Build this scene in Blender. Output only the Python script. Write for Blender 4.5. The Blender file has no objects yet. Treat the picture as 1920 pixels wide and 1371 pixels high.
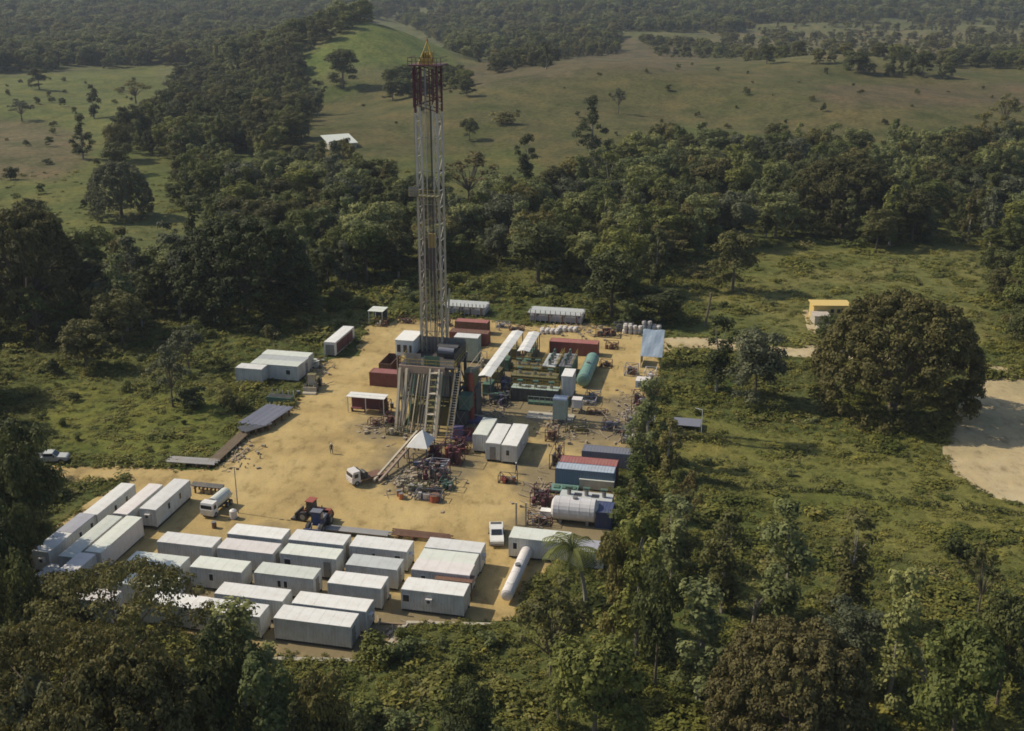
import bpy, math, random
import numpy as np
from mathutils import Vector, Matrix, noise as mnoise
from mathutils.geometry import tessellate_polygon

random.seed(11)
SC = bpy.context.scene
COL = SC.collection
R = math.radians

# ------------------------------------------------------------------ camera, sky, sun, exposure
CAM_H, FPX, PITCH = 70.0, 2050.0, R(19.5)          # camera height (m), focal length in px of the 1920 px photo
cam_d = bpy.data.cameras.new('camera')
cam = bpy.data.objects.new('camera', cam_d)
COL.objects.link(cam)
cam.location = (0, 0, CAM_H)
cam.rotation_euler = (math.pi / 2 - PITCH, 0, 0)
cam_d.sensor_width = 36.0
cam_d.lens = 36.0 * FPX / 1920.0
cam_d.clip_start = 1.0
cam_d.clip_end = 20000.0
SC.camera = cam

SUN_EL = R(43)
SUN_TRAVEL = Vector((1.0, -0.30, 0)).normalized()   # the way shadows fall on the ground
w = bpy.data.worlds.new('World'); SC.world = w; w.use_nodes = True
nt = w.node_tree; bg = nt.nodes['Background']
sky = nt.nodes.new('ShaderNodeTexSky'); sky.sky_type = 'NISHITA'; sky.sun_disc = False
sky.sun_elevation = SUN_EL
_s = -SUN_TRAVEL
sky.sun_rotation = math.atan2(_s.x, _s.y)
sky.air_density = 1.0; sky.dust_density = 1.5
nt.links.new(sky.outputs[0], bg.inputs[0]); bg.inputs[1].default_value = 0.12
sun_d = bpy.data.lights.new('sun', 'SUN'); sun_d.energy = 4.2; sun_d.angle = R(0.5); sun_d.color = (1.0, 0.90, 0.73)
sun = bpy.data.objects.new('sun', sun_d); COL.objects.link(sun)
sun.rotation_euler = Vector((SUN_TRAVEL.x * math.cos(SUN_EL), SUN_TRAVEL.y * math.cos(SUN_EL), -math.sin(SUN_EL))).to_track_quat('-Z', 'Y').to_euler()
sun.location = (-100, 100, 150)
SC.view_settings.view_transform = 'Standard'; SC.view_settings.look = 'None'
SC.view_settings.gamma = 1.0; SC.view_settings.use_curve_mapping = False
SC.view_settings.exposure = -0.05
SC.render.engine = 'CYCLES'
SC.cycles.use_denoising = True
SC.cycles.max_bounces = 5; SC.cycles.diffuse_bounces = 3; SC.cycles.glossy_bounces = 2
SC.cycles.transmission_bounces = 3; SC.cycles.volume_bounces = 0; SC.cycles.transparent_max_bounces = 4
SC.cycles.pixel_filter_type = 'BLACKMAN_HARRIS'; SC.cycles.filter_width = 1.7

# ------------------------------------------------------------------ terrain and picture-to-ground measuring
SP, CP = math.sin(PITCH), math.cos(PITCH)
def sst(a, b, x):
    t = np.clip((x - a) / (b - a), 0, 1); return t * t * (3 - 2 * t)
def hgt(x, y):
    """height of the ground; flat round the drilling pad, rolling beyond 330 m"""
    x = np.asarray(x, float); y = np.asarray(y, float)
    h = 36 * np.exp(-((x + 108) / 62) ** 2 - ((y - 850) / 105) ** 2)
    h = h + 10 * np.exp(-((x + 190) / 50) ** 2 - ((y - 900) / 120) ** 2)
    prof = sst(400, 690, y) * (1 - 0.75 * sst(720, 1000, y))
    h = h + prof * (16 * np.exp(-((x - 75) / 150) ** 2) + 13 * sst(60, 280, x) + 3.5 * np.sin(x / 38 + y / 90) * np.sin(y / 47 - x / 120))
    h = h + prof * (3 * np.exp(-((x - 75) / 40) ** 2 - ((y - 690) / 60) ** 2))
    h = h + 70 * sst(1250, 2700, y) + 60 * sst(2600, 5200, y)
    und = np.sin(x / 61 + 1.3 + .8 * np.sin(y / 70)) * np.sin(y / 83 + .4) + .35 * np.sin(x / 15 + y / 24 + 1.5 * np.sin(x / 43)) + .6 * np.sin(x / 27 + y / 41) + .5 * np.sin(y / 33 - x / 49 + 2)
    h = h + und * (1.7 * sst(330, 520, y) + 3.5 * sst(1000, 1800, y))
    return h
def P(px, py, z=0.0):
    """world (x, y) where the line of sight of photo pixel (px, py) meets height z"""
    u = (px - 960) / FPX; v = (py - 685.5) / FPX
    t = (CAM_H - z) / (SP + v * CP)
    return Vector((u * t, (CP - v * SP) * t, z))
def G(px, py):
    """the same, on the rolling ground"""
    u = (px - 960) / FPX; v = (py - 685.5) / FPX
    dx, dy, dz = u, CP - v * SP, -(SP + v * CP)
    t = 60.0
    while t < 9000:
        if CAM_H + dz * t < float(hgt(dx * t, dy * t)): break
        t *= 1.004
    return Vector((dx * t, dy * t, float(hgt(dx * t, dy * t))))
def proj(x, y, z):
    """photo pixels of world points (numpy)"""
    zz = z - CAM_H
    dep = y * CP - zz * SP
    dep = np.where(dep < 1, 1, dep)
    return 960 + FPX * x / dep, 685.5 + FPX * (-(y * SP + zz * CP)) / dep
def inpoly(poly, x, y):
    x = np.asarray(x, float); y = np.asarray(y, float); r = np.zeros(x.shape, bool)
    n = len(poly); j = n - 1
    for i in range(n):
        xi, yi = poly[i][0], poly[i][1]; xj, yj = poly[j][0], poly[j][1]
        if yi != yj:
            c = ((yi > y) != (yj > y)) & (x < (xj - xi) * (y - yi) / (yj - yi) + xi)
            r ^= c
        j = i
    return r

AZ = R(12.2)                                         # the site grid is turned 12.2 degrees clockwise
CX = Vector((math.cos(AZ), -math.sin(AZ), 0)); DX = Vector((math.sin(AZ), math.cos(AZ), 0))
ORG = P(805, 790)
def W(s, t, z=0.0):
    return ORG + CX * s + DX * t + Vector((0, 0, z))
def S(px, py, z=0.0):
    q = P(px, py, z) - ORG; return q.dot(CX), q.dot(DX)

# ------------------------------------------------------------------ materials
MATS = {}
def new_mat(name):
    m = bpy.data.materials.new(name); m.use_nodes = True
    return m, m.node_tree, m.node_tree.nodes['Principled BSDF']
def N(nt, kind, **kw):
    n = nt.nodes.new(kind)
    for k, v in kw.items():
        if k in n.inputs.keys() if isinstance(k, str) else False: n.inputs[k].default_value = v
        else: setattr(n, k, v)
    return n
def noise_node(nt, scale, detail=4, rough=.6, coord='Object', stretch=None):
    if coord == 'Position':
        tc = nt.nodes.new('ShaderNodeNewGeometry'); out = tc.outputs['Position']
    else:
        tc = nt.nodes.new('ShaderNodeTexCoord'); out = tc.outputs[coord]
    n = nt.nodes.new('ShaderNodeTexNoise'); n.inputs['Scale'].default_value = scale
    n.inputs['Detail'].default_value = detail; n.inputs['Roughness'].default_value = rough
    if stretch:
        mp = nt.nodes.new('ShaderNodeMapping'); mp.inputs['Scale'].default_value = stretch
        nt.links.new(out, mp.inputs[0]); out = mp.outputs[0]
    nt.links.new(out, n.inputs['Vector'])
    return n
def ramp(nt, src, stops):
    r = nt.nodes.new('ShaderNodeValToRGB'); e = r.color_ramp.elements
    while len(e) < len(stops): e.new(.5)
    for k, (p, c) in enumerate(stops):
        e[k].position = p; e[k].color = (*c, 1)
    nt.links.new(src, r.inputs[0]); return r
def mix(nt, a, b, fac, mode='MIX'):
    m = nt.nodes.new('ShaderNodeMix'); m.data_type = 'RGBA'; m.blend_type = mode
    for sock, v in ((m.inputs[0], fac), (m.inputs[6], a), (m.inputs[7], b)):
        if hasattr(v, 'is_output'): nt.links.new(v, sock)
        elif isinstance(v, (int, float)): sock.default_value = v
        else: sock.default_value = (*v, 1)
    return m.outputs[2]
def paint(name, col, rough=.6, metal=0.0, wear=.45, dirt=(.20, .15, .09), scale=.9, rust=False):
    """painted or bare metal with grime and streaks"""
    if name in MATS: return MATS[name]
    m, nt, b = new_mat(name)
    n1 = noise_node(nt, scale, 5, .65)
    n2 = noise_node(nt, 2.6, 5, .7, stretch=(1, 1, .18))
    f1 = ramp(nt, n1.outputs[0], [(.42, (0, 0, 0)), (.75, (wear, wear, wear))])
    f2 = ramp(nt, n2.outputs[0], [(.45, (0, 0, 0)), (.8, (wear * .8,) * 3)])
    base = mix(nt, col, dirt, f1.outputs[0])
    base = mix(nt, base, (.13, .06, .03) if rust else tuple(c * .55 for c in col), f2.outputs[0])
    oi = nt.nodes.new('ShaderNodeObjectInfo')
    rr = ramp(nt, oi.outputs['Random'], [(0, (.86, .86, .86)), (1, (1.06, 1.05, 1.03))])
    base = mix(nt, base, rr.outputs[0], 1.0, 'MULTIPLY')
    nt.links.new(base, b.inputs['Base Color'])
    b.inputs['Roughness'].default_value = rough; b.inputs['Metallic'].default_value = metal
    MATS[name] = m; return m
def foliage(name, dark, light, rnd=.30, transl=.28):
    if name in MATS: return MATS[name]
    m, nt, b = new_mat(name)
    n1 = noise_node(nt, .11, 3, .6, 'Position')
    n2 = noise_node(nt, .9, 2, .6, 'Position')
    f = ramp(nt, n1.outputs[0], [(.32, dark), (.68, light)])
    g = ramp(nt, n2.outputs[0], [(.3, (.7, .72, .75)), (.72, (1.25, 1.2, 1.05))])
    c = mix(nt, f.outputs[0], g.outputs[0], 1.0, 'MULTIPLY')
    oi = nt.nodes.new('ShaderNodeObjectInfo')
    rr = ramp(nt, oi.outputs['Random'], [(0, (1 - rnd, 1 - rnd * .8, 1 - rnd)), (.5, (1, 1, 1)), (1, (1 + rnd, 1 + rnd * .75, 1 + rnd * .3))])
    c = mix(nt, c, rr.outputs[0], 1.0, 'MULTIPLY')
    nt.links.new(c, b.inputs['Base Color'])
    b.inputs['Roughness'].default_value = .7
    b.inputs['Specular IOR Level'].default_value = .25
    tr = nt.nodes.new('ShaderNodeBsdfTranslucent'); nt.links.new(c, tr.inputs[0])
    ms = nt.nodes.new('ShaderNodeMixShader'); ms.inputs[0].default_value = transl
    nt.links.new(b.outputs[0], ms.inputs[1]); nt.links.new(tr.outputs[0], ms.inputs[2])
    nt.links.new(ms.outputs[0], nt.nodes['Material Output'].inputs[0])
    MATS[name] = m; return m

FOL = {
    'green': foliage('leaf_green', (.090, .108, .028), (.185, .200, .055)),
    'light': foliage('leaf_light_green', (.150, .170, .062), (.240, .260, .110)),
    'dark': foliage('leaf_dark_green', (.055, .066, .024), (.118, .130, .042)),
    'olive': foliage('leaf_olive', (.108, .104, .036), (.190, .178, .062)),
    'brown': foliage('leaf_brown_green', (.080, .077, .027), (.136, .126, .044)),
    'grey': foliage('leaf_grey_green', (.095, .106, .060), (.160, .170, .098)),
    'russet': foliage('leaf_russet', (.128, .106, .042), (.195, .162, .064)),
    'brush': foliage('brush_leaf', (.118, .134, .027), (.212, .202, .054), .4),
    'tuft': foliage('tuft_leaf', (.155, .150, .050), (.235, .215, .085), .3),
}
BARK = paint('bark', (.16, .125, .09), .9, wear=.6, dirt=(.05, .04, .03), scale=3)
BARKP = paint('pale_bark', (.33, .30, .24), .9, wear=.5, dirt=(.12, .1, .08), scale=3)

# ------------------------------------------------------------------ mesh helpers
class MB:
    def __init__(self): self.v = []; self.f = []
    def add(self, vs, fs):
        o = len(self.v); self.v += [tuple(p) for p in vs]; self.f += [tuple(i + o for i in f) for f in fs]; return self
    def box(self, x0, x1, y0, y1, z0, z1):
        v = [(x0, y0, z0), (x1, y0, z0), (x1, y1, z0), (x0, y1, z0), (x0, y0, z1), (x1, y0, z1), (x1, y1, z1), (x0, y1, z1)]
        return self.add(v, [(0, 3, 2, 1), (4, 5, 6, 7), (0, 1, 5, 4), (1, 2, 6, 5), (2, 3, 7, 6), (3, 0, 4, 7)])
    def bar(self, a, b, r, n=4, r2=None, cap=True):
        a = Vector(a); b = Vector(b); d = b - a
        if d.length < 1e-6: return self
        q = d.to_track_quat('Z', 'Y'); r2 = r if r2 is None else r2
        vs = []
        for c, rr in ((a, r), (b, r2)):
            for k in range(n):
                t = 2 * math.pi * (k + .5) / n
                vs.append(c + q @ Vector((math.cos(t) * rr, math.sin(t) * rr, 0)))
        fs = [(k, (k + 1) % n, n + (k + 1) % n, n + k) for k in range(n)]
        if cap: fs += [tuple(range(n))[::-1], tuple(range(n, 2 * n))]
        return self.add(vs, fs)
    def corr(self, x0, x1, y, z0, z1, depth=.05, pitch=.36, sgn=-1):
        """a corrugated wall along x at y (ridges stick out towards sgn*y)"""
        n = max(2, int((x1 - x0) / pitch)); w = (x1 - x0) / n; pts = []
        for i in range(n):
            a = x0 + i * w
            pts += [(a, 0), (a + .25 * w, 0), (a + .4 * w, depth), (a + .85 * w, depth)]
        pts.append((x1, 0))
        vs = []
        for (a, o) in pts: vs += [(a, y + sgn * o, z0), (a, y + sgn * o, z1)]
        fs = []
        for i in range(len(pts) - 1):
            q = (2 * i, 2 * i + 2, 2 * i + 3, 2 * i + 1); fs.append(q if sgn < 0 else q[::-1])
        return self.add(vs, fs)
    def corry(self, y0, y1, x, z0, z1, depth=.05, pitch=.36, sgn=1):
        m = MB().corr(y0, y1, 0, z0, z1, depth, pitch, -1)
        return self.add([(x - sgn * v[1], v[0], v[2]) for v in m.v], [f if sgn > 0 else f[::-1] for f in m.f])
    def mesh(self, name, mat, smooth=False):
        me = bpy.data.meshes.new(name); me.from_pydata(self.v, [], self.f); me.materials.append(mat)
        if smooth: me.polygons.foreach_set('use_smooth', [True] * len(self.f))
        me.update(); return me
MESH = {}
def part(name, mb, mat, parent, loc=None, rz=None, key=None, smooth=False, label=None, kind=None):
    """one part: its own object; alike parts share mesh data through key"""
    if isinstance(mb, bpy.types.Mesh): me = mb
    else:
        k = (key, mat.name) if key else None
        me = MESH.get(k) if k else None
        if me is None:
            if callable(mb): mb = mb()
            me = mb.mesh(name, mat, smooth)
            if k: MESH[k] = me
    o = bpy.data.objects.new(name, me); COL.objects.link(o)
    if parent is not None: o.parent = parent
    if loc is not None: o.location = loc
    if rz is not None: o.rotation_euler = (0, 0, rz)
    if label: o['label'] = label
    if kind: o['kind'] = kind
    return o
def thing(name, label, cat, loc, rz=-AZ, group=None):
    o = bpy.data.objects.new(name, None); COL.objects.link(o); o.empty_display_size = .5
    o.location = loc; o.rotation_euler = (0, 0, rz)
    o['label'] = label; o['category'] = cat
    if group: o['group'] = group
    return o
def struct(name, me, label=None):
    o = bpy.data.objects.new(name, me); COL.objects.link(o); o['kind'] = 'structure'
    if label: o['label'] = label
    return o

# ------------------------------------------------------------------ the ground
def wob(x, y, s, seed=0.0):
    return mnoise.noise(Vector((x / s, y / s, seed)))
LAND = [   # (photo outline of the field, its real colour), later ones over earlier ones
    ([(-300, 165), (300, 125), (330, 190), (250, 300), (330, 330), (300, 430), (330, 500), (240, 560), (110, 430), (-300, 380)], (.108, .118, .034)),
    ([(-300, 215), (60, 225), (150, 250), (170, 300), (110, 340), (-300, 330)], (.118, .102, .050)),
    ([(200, 400), (420, 400), (430, 440), (340, 510), (215, 500)], (.100, .110, .038)),
    ([(430, 262), (620, 190), (700, 160), (860, 125), (1180, 70), (1400, 112), (2300, 135), (2300, 270), (1500, 262), (1250, 230), (1100, 350), (960, 380), (800, 350), (640, 345), (520, 290)], (.094, .088, .034)),
    ([(860, 125), (1180, 70), (1330, 100), (1300, 135), (1050, 145), (900, 170)], (.104, .088, .045)),
    ([(1550, 160), (2300, 150), (2300, 200), (1500, 200)], (.100, .082, .042)),
    ([(620, 300), (980, 280), (1080, 350), (960, 390), (640, 350)], (.092, .098, .030)),
    ([(560, 110), (680, 45), (740, 30), (800, 52), (835, 85), (860, 125), (820, 130), (700, 120), (640, 125), (590, 160)], (.115, .138, .036)),
    ([(1280, 60), (2300, 55), (2300, 105), (1400, 110)], (.125, .112, .052)),
    ([(1400, 470), (1840, 460), (1870, 640), (1300, 660), (1300, 560)], (.134, .134, .042)),
    ([(1240, 760), (1780, 880), (1960, 950), (2200, 1100), (1700, 1050), (1300, 900)], (.138, .138, .038)),
    ([(60, 700), (440, 760), (420, 860), (100, 850)], (.122, .132, .030)),
]
BASE_LAND = (.088, .100, .030)
WOODFLOOR = (.050, .060, .024)
def build_ground():
    ys = [-160, -80, 0, 30]
    y = 50.0
    while y < 6500:
        ys.append(y); y *= 1.0125 if y < 1500 else 1.03
    ys = np.array(ys); nx = 380
    half = 260 + 1.15 * np.maximum(ys, 0)
    u = np.linspace(-1, 1, nx); u = np.sign(u) * np.abs(u) ** 1.5
    X = half[:, None] * u[None, :]; Y = np.repeat(ys[:, None], nx, 1)
    Z = hgt(X, Y)
    pxx, pyy = proj(X, Y, Z)
    col = np.zeros((*X.shape, 4)); col[..., :3] = BASE_LAND; col[..., 3] = 1
    wx = np.vectorize(lambda a, b: wob(a, b, 17) * 20 + wob(a, b, 5, 3) * 8)(X, Y) * (200 / np.maximum(Y, 150))
    wy = np.vectorize(lambda a, b: wob(a, b, 17, 9) * 20)(X, Y) * (160 / np.maximum(Y, 150)) ** 1.6
    far = Y > 700
    col[far, :3] = (.105, .108, .044)
    for poly, c in LAND:
        m = inpoly(poly, pxx + wx, pyy + wy) & (Y > 60)
        if c == (.115, .138, .036): m &= Y < 925
        col[m, :3] = c
    # soften
    for _ in range(2):
        c2 = col.copy()
        c2[1:-1, 1:-1] = (col[1:-1, 1:-1] * 2 + col[:-2, 1:-1] + col[2:, 1:-1] + col[1:-1, :-2] + col[1:-1, 2:]) / 6
        col = c2
    ny = len(ys)
    me = bpy.data.meshes.new('ground')
    v = np.stack([X, Y, Z], -1).reshape(-1, 3)
    i = np.arange(ny - 1)[:, None] * nx + np.arange(nx - 1)[None, :]
    f = np.stack([i, i + 1, i + nx + 1, i + nx], -1).reshape(-1, 4)
    me.from_pydata(v.tolist(), [], f.tolist())
    at = me.color_attributes.new('land', 'FLOAT_COLOR', 'POINT')
    at.data.foreach_set('color', col.reshape(-1))
    me.polygons.foreach_set('use_smooth', [True] * len(f))
    m, nt, b = new_mat('ground_cover')
    a = nt.nodes.new('ShaderNodeVertexColor'); a.layer_name = 'land'
    n1 = noise_node(nt, .035, 6, .62, 'Position'); n2 = noise_node(nt, .45, 5, .7, 'Position'); n3 = noise_node(nt, 2.5, 3, .7, 'Position')
    r1 = ramp(nt, n1.outputs[0], [(.3, (.66, .80, .62)), (.5, (1, 1, 1)), (.7, (1.34, 1.14, 1.15))])
    r2 = ramp(nt, n2.outputs[0], [(.35, (.62, .66, .6)), (.5, (1, 1, 1)), (.68, (1.25, 1.22, 1.15))])
    r3 = ramp(nt, n3.outputs[0], [(.3, (.75, .75, .75)), (.7, (1.2, 1.2, 1.2))])
    c = mix(nt, a.outputs[0], r1.outputs[0], 1, 'MULTIPLY'); c = mix(nt, c, r2.outputs[0], 1, 'MULTIPLY'); c = mix(nt, c, r3.outputs[0], 1, 'MULTIPLY')
    n4 = noise_node(nt, .10, 5, .7, 'Position', stretch=(1, .6, 1)); r5 = ramp(nt, n4.outputs[0], [(.34, (.70, .74, .66)), (.5, (1, 1, 1)), (.66, (1.22, 1.16, 1.10))]); c = mix(nt, c, r5.outputs[0], 1, 'MULTIPLY')
    nt.links.new(c, b.inputs['Base Color']); b.inputs['Roughness'].default_value = .95; b.inputs['Specular IOR Level'].default_value = .1
    bp = nt.nodes.new('ShaderNodeBump'); bp.inputs['Strength'].default_value = .7; bp.inputs['Distance'].default_value = .6
    nt.links.new(n2.outputs[0], bp.inputs['Height']); nt.links.new(bp.outputs[0], b.inputs['Normal'])
    me.materials.append(m); me.update()
    struct('ground', me, 'green rolling ground of meadow and pasture round the drilling pad')
build_ground()

def dirt_mat(name, c0, c1, c2, mud=False):
    m, nt, b = new_mat(name)
    n1 = noise_node(nt, .09, 6, .6, 'Position'); n2 = noise_node(nt, .5, 5, .65, 'Position', stretch=(1, .55, 1)); n3 = noise_node(nt, 4, 3, .7, 'Position')
    r1 = ramp(nt, n1.outputs[0], [(.32, c1), (.5, c0), (.68, c2)])
    r2 = ramp(nt, n2.outputs[0], [(.3, (.62, .60, .56)), (.47, (1, 1, 1)), (.7, (1.14, 1.12, 1.06))])
    r3 = ramp(nt, n3.outputs[0], [(.3, (.86,) * 3), (.7, (1.08,) * 3)])
    c = mix(nt, r1.outputs[0], r2.outputs[0], 1, 'MULTIPLY'); c = mix(nt, c, r3.outputs[0], 1, 'MULTIPLY')
    if mud:     # trodden grey-brown mud round the rig, under the cabins and by the tanks, with ragged edges
        ge = nt.nodes.new('ShaderNodeNewGeometry'); nw = noise_node(nt, .16, 5, .65, 'Position'); tot = None
        for (px, py, r) in ((735, 800, 9), (800, 870, 13), (900, 760, 14), (960, 700, 14), (1010, 760, 12), (1110, 800, 13), (1190, 760, 8), (620, 1200, 12), (800, 1165, 9), (480, 1080, 16), (1060, 1000, 11), (1060, 900, 11)):
            q = P(px, py); vd = nt.nodes.new('ShaderNodeVectorMath'); vd.operation = 'DISTANCE'; vd.inputs[1].default_value = q
            nt.links.new(ge.outputs['Position'], vd.inputs[0])
            mr = nt.nodes.new('ShaderNodeMapRange'); mr.inputs[1].default_value = r * .35; mr.inputs[2].default_value = r * 1.15; mr.inputs[3].default_value = 1; mr.inputs[4].default_value = 0
            nt.links.new(vd.outputs['Value'], mr.inputs[0])
            if tot is None: tot = mr.outputs[0]
            else:
                mx = nt.nodes.new('ShaderNodeMath'); mx.operation = 'MAXIMUM'; nt.links.new(tot, mx.inputs[0]); nt.links.new(mr.outputs[0], mx.inputs[1]); tot = mx.outputs[0]
        ad = nt.nodes.new('ShaderNodeMath'); ad.operation = 'MULTIPLY_ADD'; nt.links.new(tot, ad.inputs[0]); ad.inputs[1].default_value = .6; nt.links.new(nw.outputs[0], ad.inputs[2])
        fr = ramp(nt, ad.outputs[0], [(.66, (0, 0, 0)), (.98, (.85, .85, .85))])
        c = mix(nt, c, (.190, .155, .092), fr.outputs[0])
    nt.links.new(c, b.inputs['Base Color']); b.inputs['Roughness'].default_value = .95; b.inputs['Specular IOR Level'].default_value = .15
    bp = nt.nodes.new('ShaderNodeBump'); bp.inputs['Strength'].default_value = .5; bp.inputs['Distance'].default_value = .25
    nt.links.new(n2.outputs[0], bp.inputs['Height']); nt.links.new(bp.outputs[0], b.inputs['Normal'])
    return m
DIRT = dirt_mat('pad_dirt', (.425, .312, .132), (.315, .226, .098), (.480, .362, .165), True)
SAND = dirt_mat('clearing_sand', (.43, .34, .19), (.34, .28, .15), (.48, .40, .245))
MUD = dirt_mat('grey_mud', (.30, .25, .16), (.22, .18, .115), (.34, .29, .19))
def sheet(name, pts_px, z, mat, rough_edge=1.0, label=None):
    pts = [P(a, b) for a, b in pts_px]; out = []
    for i, a in enumerate(pts):
        b = pts[(i + 1) % len(pts)]; L = (b - a).length; n = max(1, int(L / 1.5))
        for k in range(n):
            p = a.lerp(b, k / n); nrm = (b - a).cross(Vector((0, 0, 1))).normalized()
            p = p + nrm * rough_edge * (wob(p.x, p.y, 4.5, 7) * 1.3 + wob(p.x, p.y, 1.5, 5) * .5)
            out.append(Vector((p.x, p.y, z)))
    tri = tessellate_polygon([out])
    me = bpy.data.meshes.new(name); fs = []
    for t in tri:
        a, b, c = (out[k] for k in t)
        fs.append(t if (b - a).cross(c - a).z > 0 else t[::-1])
    me.from_pydata([tuple(p) for p in out], [], fs); me.materials.append(mat); me.update()
    struct(name, me, label)
    return [(p.x, p.y) for p in out]
PAD_PX = [(85, 873), (300, 880), (405, 884), (430, 850), (470, 815), (545, 765), (560, 745), (590, 735), (575, 712), (560, 705), (620, 675), (668, 668), (672, 640), (690, 612), (745, 600), (900, 598),
          (985, 612), (1110, 606), (1190, 628), (1245, 640), (1242, 690), (1222, 760), (1200, 800), (1180, 850), (1160, 905), (1148, 950), (1130, 1040), (1060, 1060), (998, 1080), (975, 1160),
          (930, 1168), (880, 1165), (760, 1178), (735, 1232), (640, 1243), (500, 1230), (340, 1190), (250, 1140), (60, 1115), (50, 1045), (150, 955), (235, 905), (90, 899)]
PAD = sheet('gravel_pad', PAD_PX, .012, DIRT, 1.0, 'tan dirt pad of the drilling site')
ROAD1 = sheet('dirt_road', [(1235, 634), (1320, 632), (1470, 652), (1560, 655), (1700, 668), (1900, 690), (1900, 702), (1700, 684), (1560, 672), (1460, 668), (1310, 652), (1240, 662)], .017, SAND, .5, 'pale dirt road running right from the pad')
SANDY = sheet('sandy_clearing', [(1765, 850), (1800, 760), (1840, 712), (2050, 705), (2300, 900), (2200, 1040), (1960, 960), (1850, 925), (1790, 890)], .008, SAND, 1.0, 'bare sandy clearing beside the huge dome-shaped tree')

sheet('bare_patch', [(1508, 582), (1550, 576), (1562, 600), (1552, 640), (1575, 660), (1500, 660), (1515, 625)], .010, SAND, .7, 'pale bare patch between the yellow building and the road')
# ------------------------------------------------------------------ thin haze in the air
hz = MB().box(-2600, 2600, -250, 6600, -2, 175)
m = bpy.data.materials.new('thin_air_haze'); m.use_nodes = True; nt = m.node_tree; nt.nodes.clear()
vo = nt.nodes.new('ShaderNodeVolumePrincipled'); vo.inputs['Color'].default_value = (.80, .88, 1, 1); vo.inputs['Density'].default_value = .00009; vo.inputs['Anisotropy'].default_value = .1
ou = nt.nodes.new('ShaderNodeOutputMaterial'); nt.links.new(vo.outputs[0], ou.inputs['Volume'])
o = part('haze', hz, m, None); o['kind'] = 'stuff'; o['label'] = 'thin pale haze in the air over the whole valley'

# ------------------------------------------------------------------ paints of the site
WHITE = paint('white_paint', (.76, .75, .70), .5, wear=.32, dirt=(.46, .40, .30))
WHITE_P = paint('pinkish_white_paint', (.70, .66, .62), .55, wear=.3, dirt=(.48, .38, .30))
WHITE_G = paint('greenish_white_paint', (.66, .68, .60), .55, wear=.3, dirt=(.42, .42, .30))
GREYROOF = paint('pale_grey_paint', (.50, .52, .50), .55, wear=.35, dirt=(.32, .30, .26))
MAUVE = paint('mauve_grey_paint', (.36, .36, .40), .6, wear=.3, dirt=(.26, .24, .22))
WALLW = paint('cabin_wall_paint', (.60, .61, .58), .55, wear=.55, dirt=(.36, .31, .24), scale=.7)
STEEL = paint('grey_steel', (.26, .26, .26), .55, .3, wear=.5)
DARKST = paint('dark_steel', (.075, .078, .08), .6, .2, wear=.5)
BLACK = paint('black_rubber', (.03, .03, .03), .8, wear=.4, dirt=(.15, .12, .08))
GLASS = paint('dark_window_glass', (.03, .035, .045), .12, wear=.1)
RED = paint('maroon_container_paint', (.20, .060, .055), .6, wear=.42, dirt=(.24, .15, .11), rust=True)
REDROOF = paint('faded_red_paint', (.36, .125, .105), .6, wear=.5, dirt=(.38, .26, .18))
RUST = paint('rusty_steel', (.17, .085, .055), .85, wear=.7, dirt=(.26, .17, .10), scale=2)
DKRED = paint('dark_red_paint', (.115, .032, .042), .6, wear=.3, dirt=(.12, .07, .06))
BRRED = paint('red_paint', (.34, .075, .045), .55, wear=.3, rust=True)
ORANGE = paint('orange_paint', (.50, .16, .05), .55, wear=.3)
TAN = paint('tan_mast_paint', (.50, .44, .33), .6, wear=.35, dirt=(.22, .18, .12))
PINKT = paint('pinkish_beam_paint', (.38, .28, .21), .6, wear=.35)
YELLOW = paint('yellow_paint', (.46, .32, .06), .5, wear=.3, dirt=(.2, .16, .05))
OLIVE = paint('olive_machine_paint', (.16, .145, .055), .6, wear=.4)
GREENP = paint('green_machine_paint', (.075, .16, .115), .55, wear=.4)
TEAL = paint('teal_tank_paint', (.16, .30, .25), .5, wear=.35)
PGREEN = paint('pale_green_paint', (.34, .42, .36), .6, wear=.4)
BLUE = paint('blue_container_paint', (.13, .19, .26), .55, wear=.3, dirt=(.16, .17, .17))
BLUETOP = paint('pale_blue_roof_paint', (.44, .50, .56), .55, wear=.3)
DKBLUE = paint('deep_blue_paint', (.05, .07, .16), .55, wear=.3)
SLATE = paint('slate_grey_paint', (.17, .18, .22), .6, wear=.3)
TARP = paint('blue_grey_tarpaulin', (.34, .42, .50), .6, wear=.12, dirt=(.40, .46, .44), scale=.4)
SILVER = paint('silver_tank_metal', (.72, .70, .68), .4, 0.0, wear=.3, dirt=(.5, .40, .36))
WOOD = paint('weathered_timber', (.28, .21, .13), .9, wear=.5)
SACKC = paint('pale_sack_cloth', (.62, .58, .54), .9, wear=.35)
CONC = paint('pale_concrete', (.46, .42, .33), .9, wear=.5)
PURPLE = paint('purple_blue_paint', (.13, .11, .22), .55, wear=.3)
YWALL = paint('yellow_wall_plaster', (.62, .45, .15), .8, wear=.35, dirt=(.5, .4, .15))
SKIN = paint('skin', (.30, .17, .11), .7, wear=.1)
CLOTH = paint('dark_work_cloth', (.07, .08, .11), .9, wear=.1)

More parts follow.
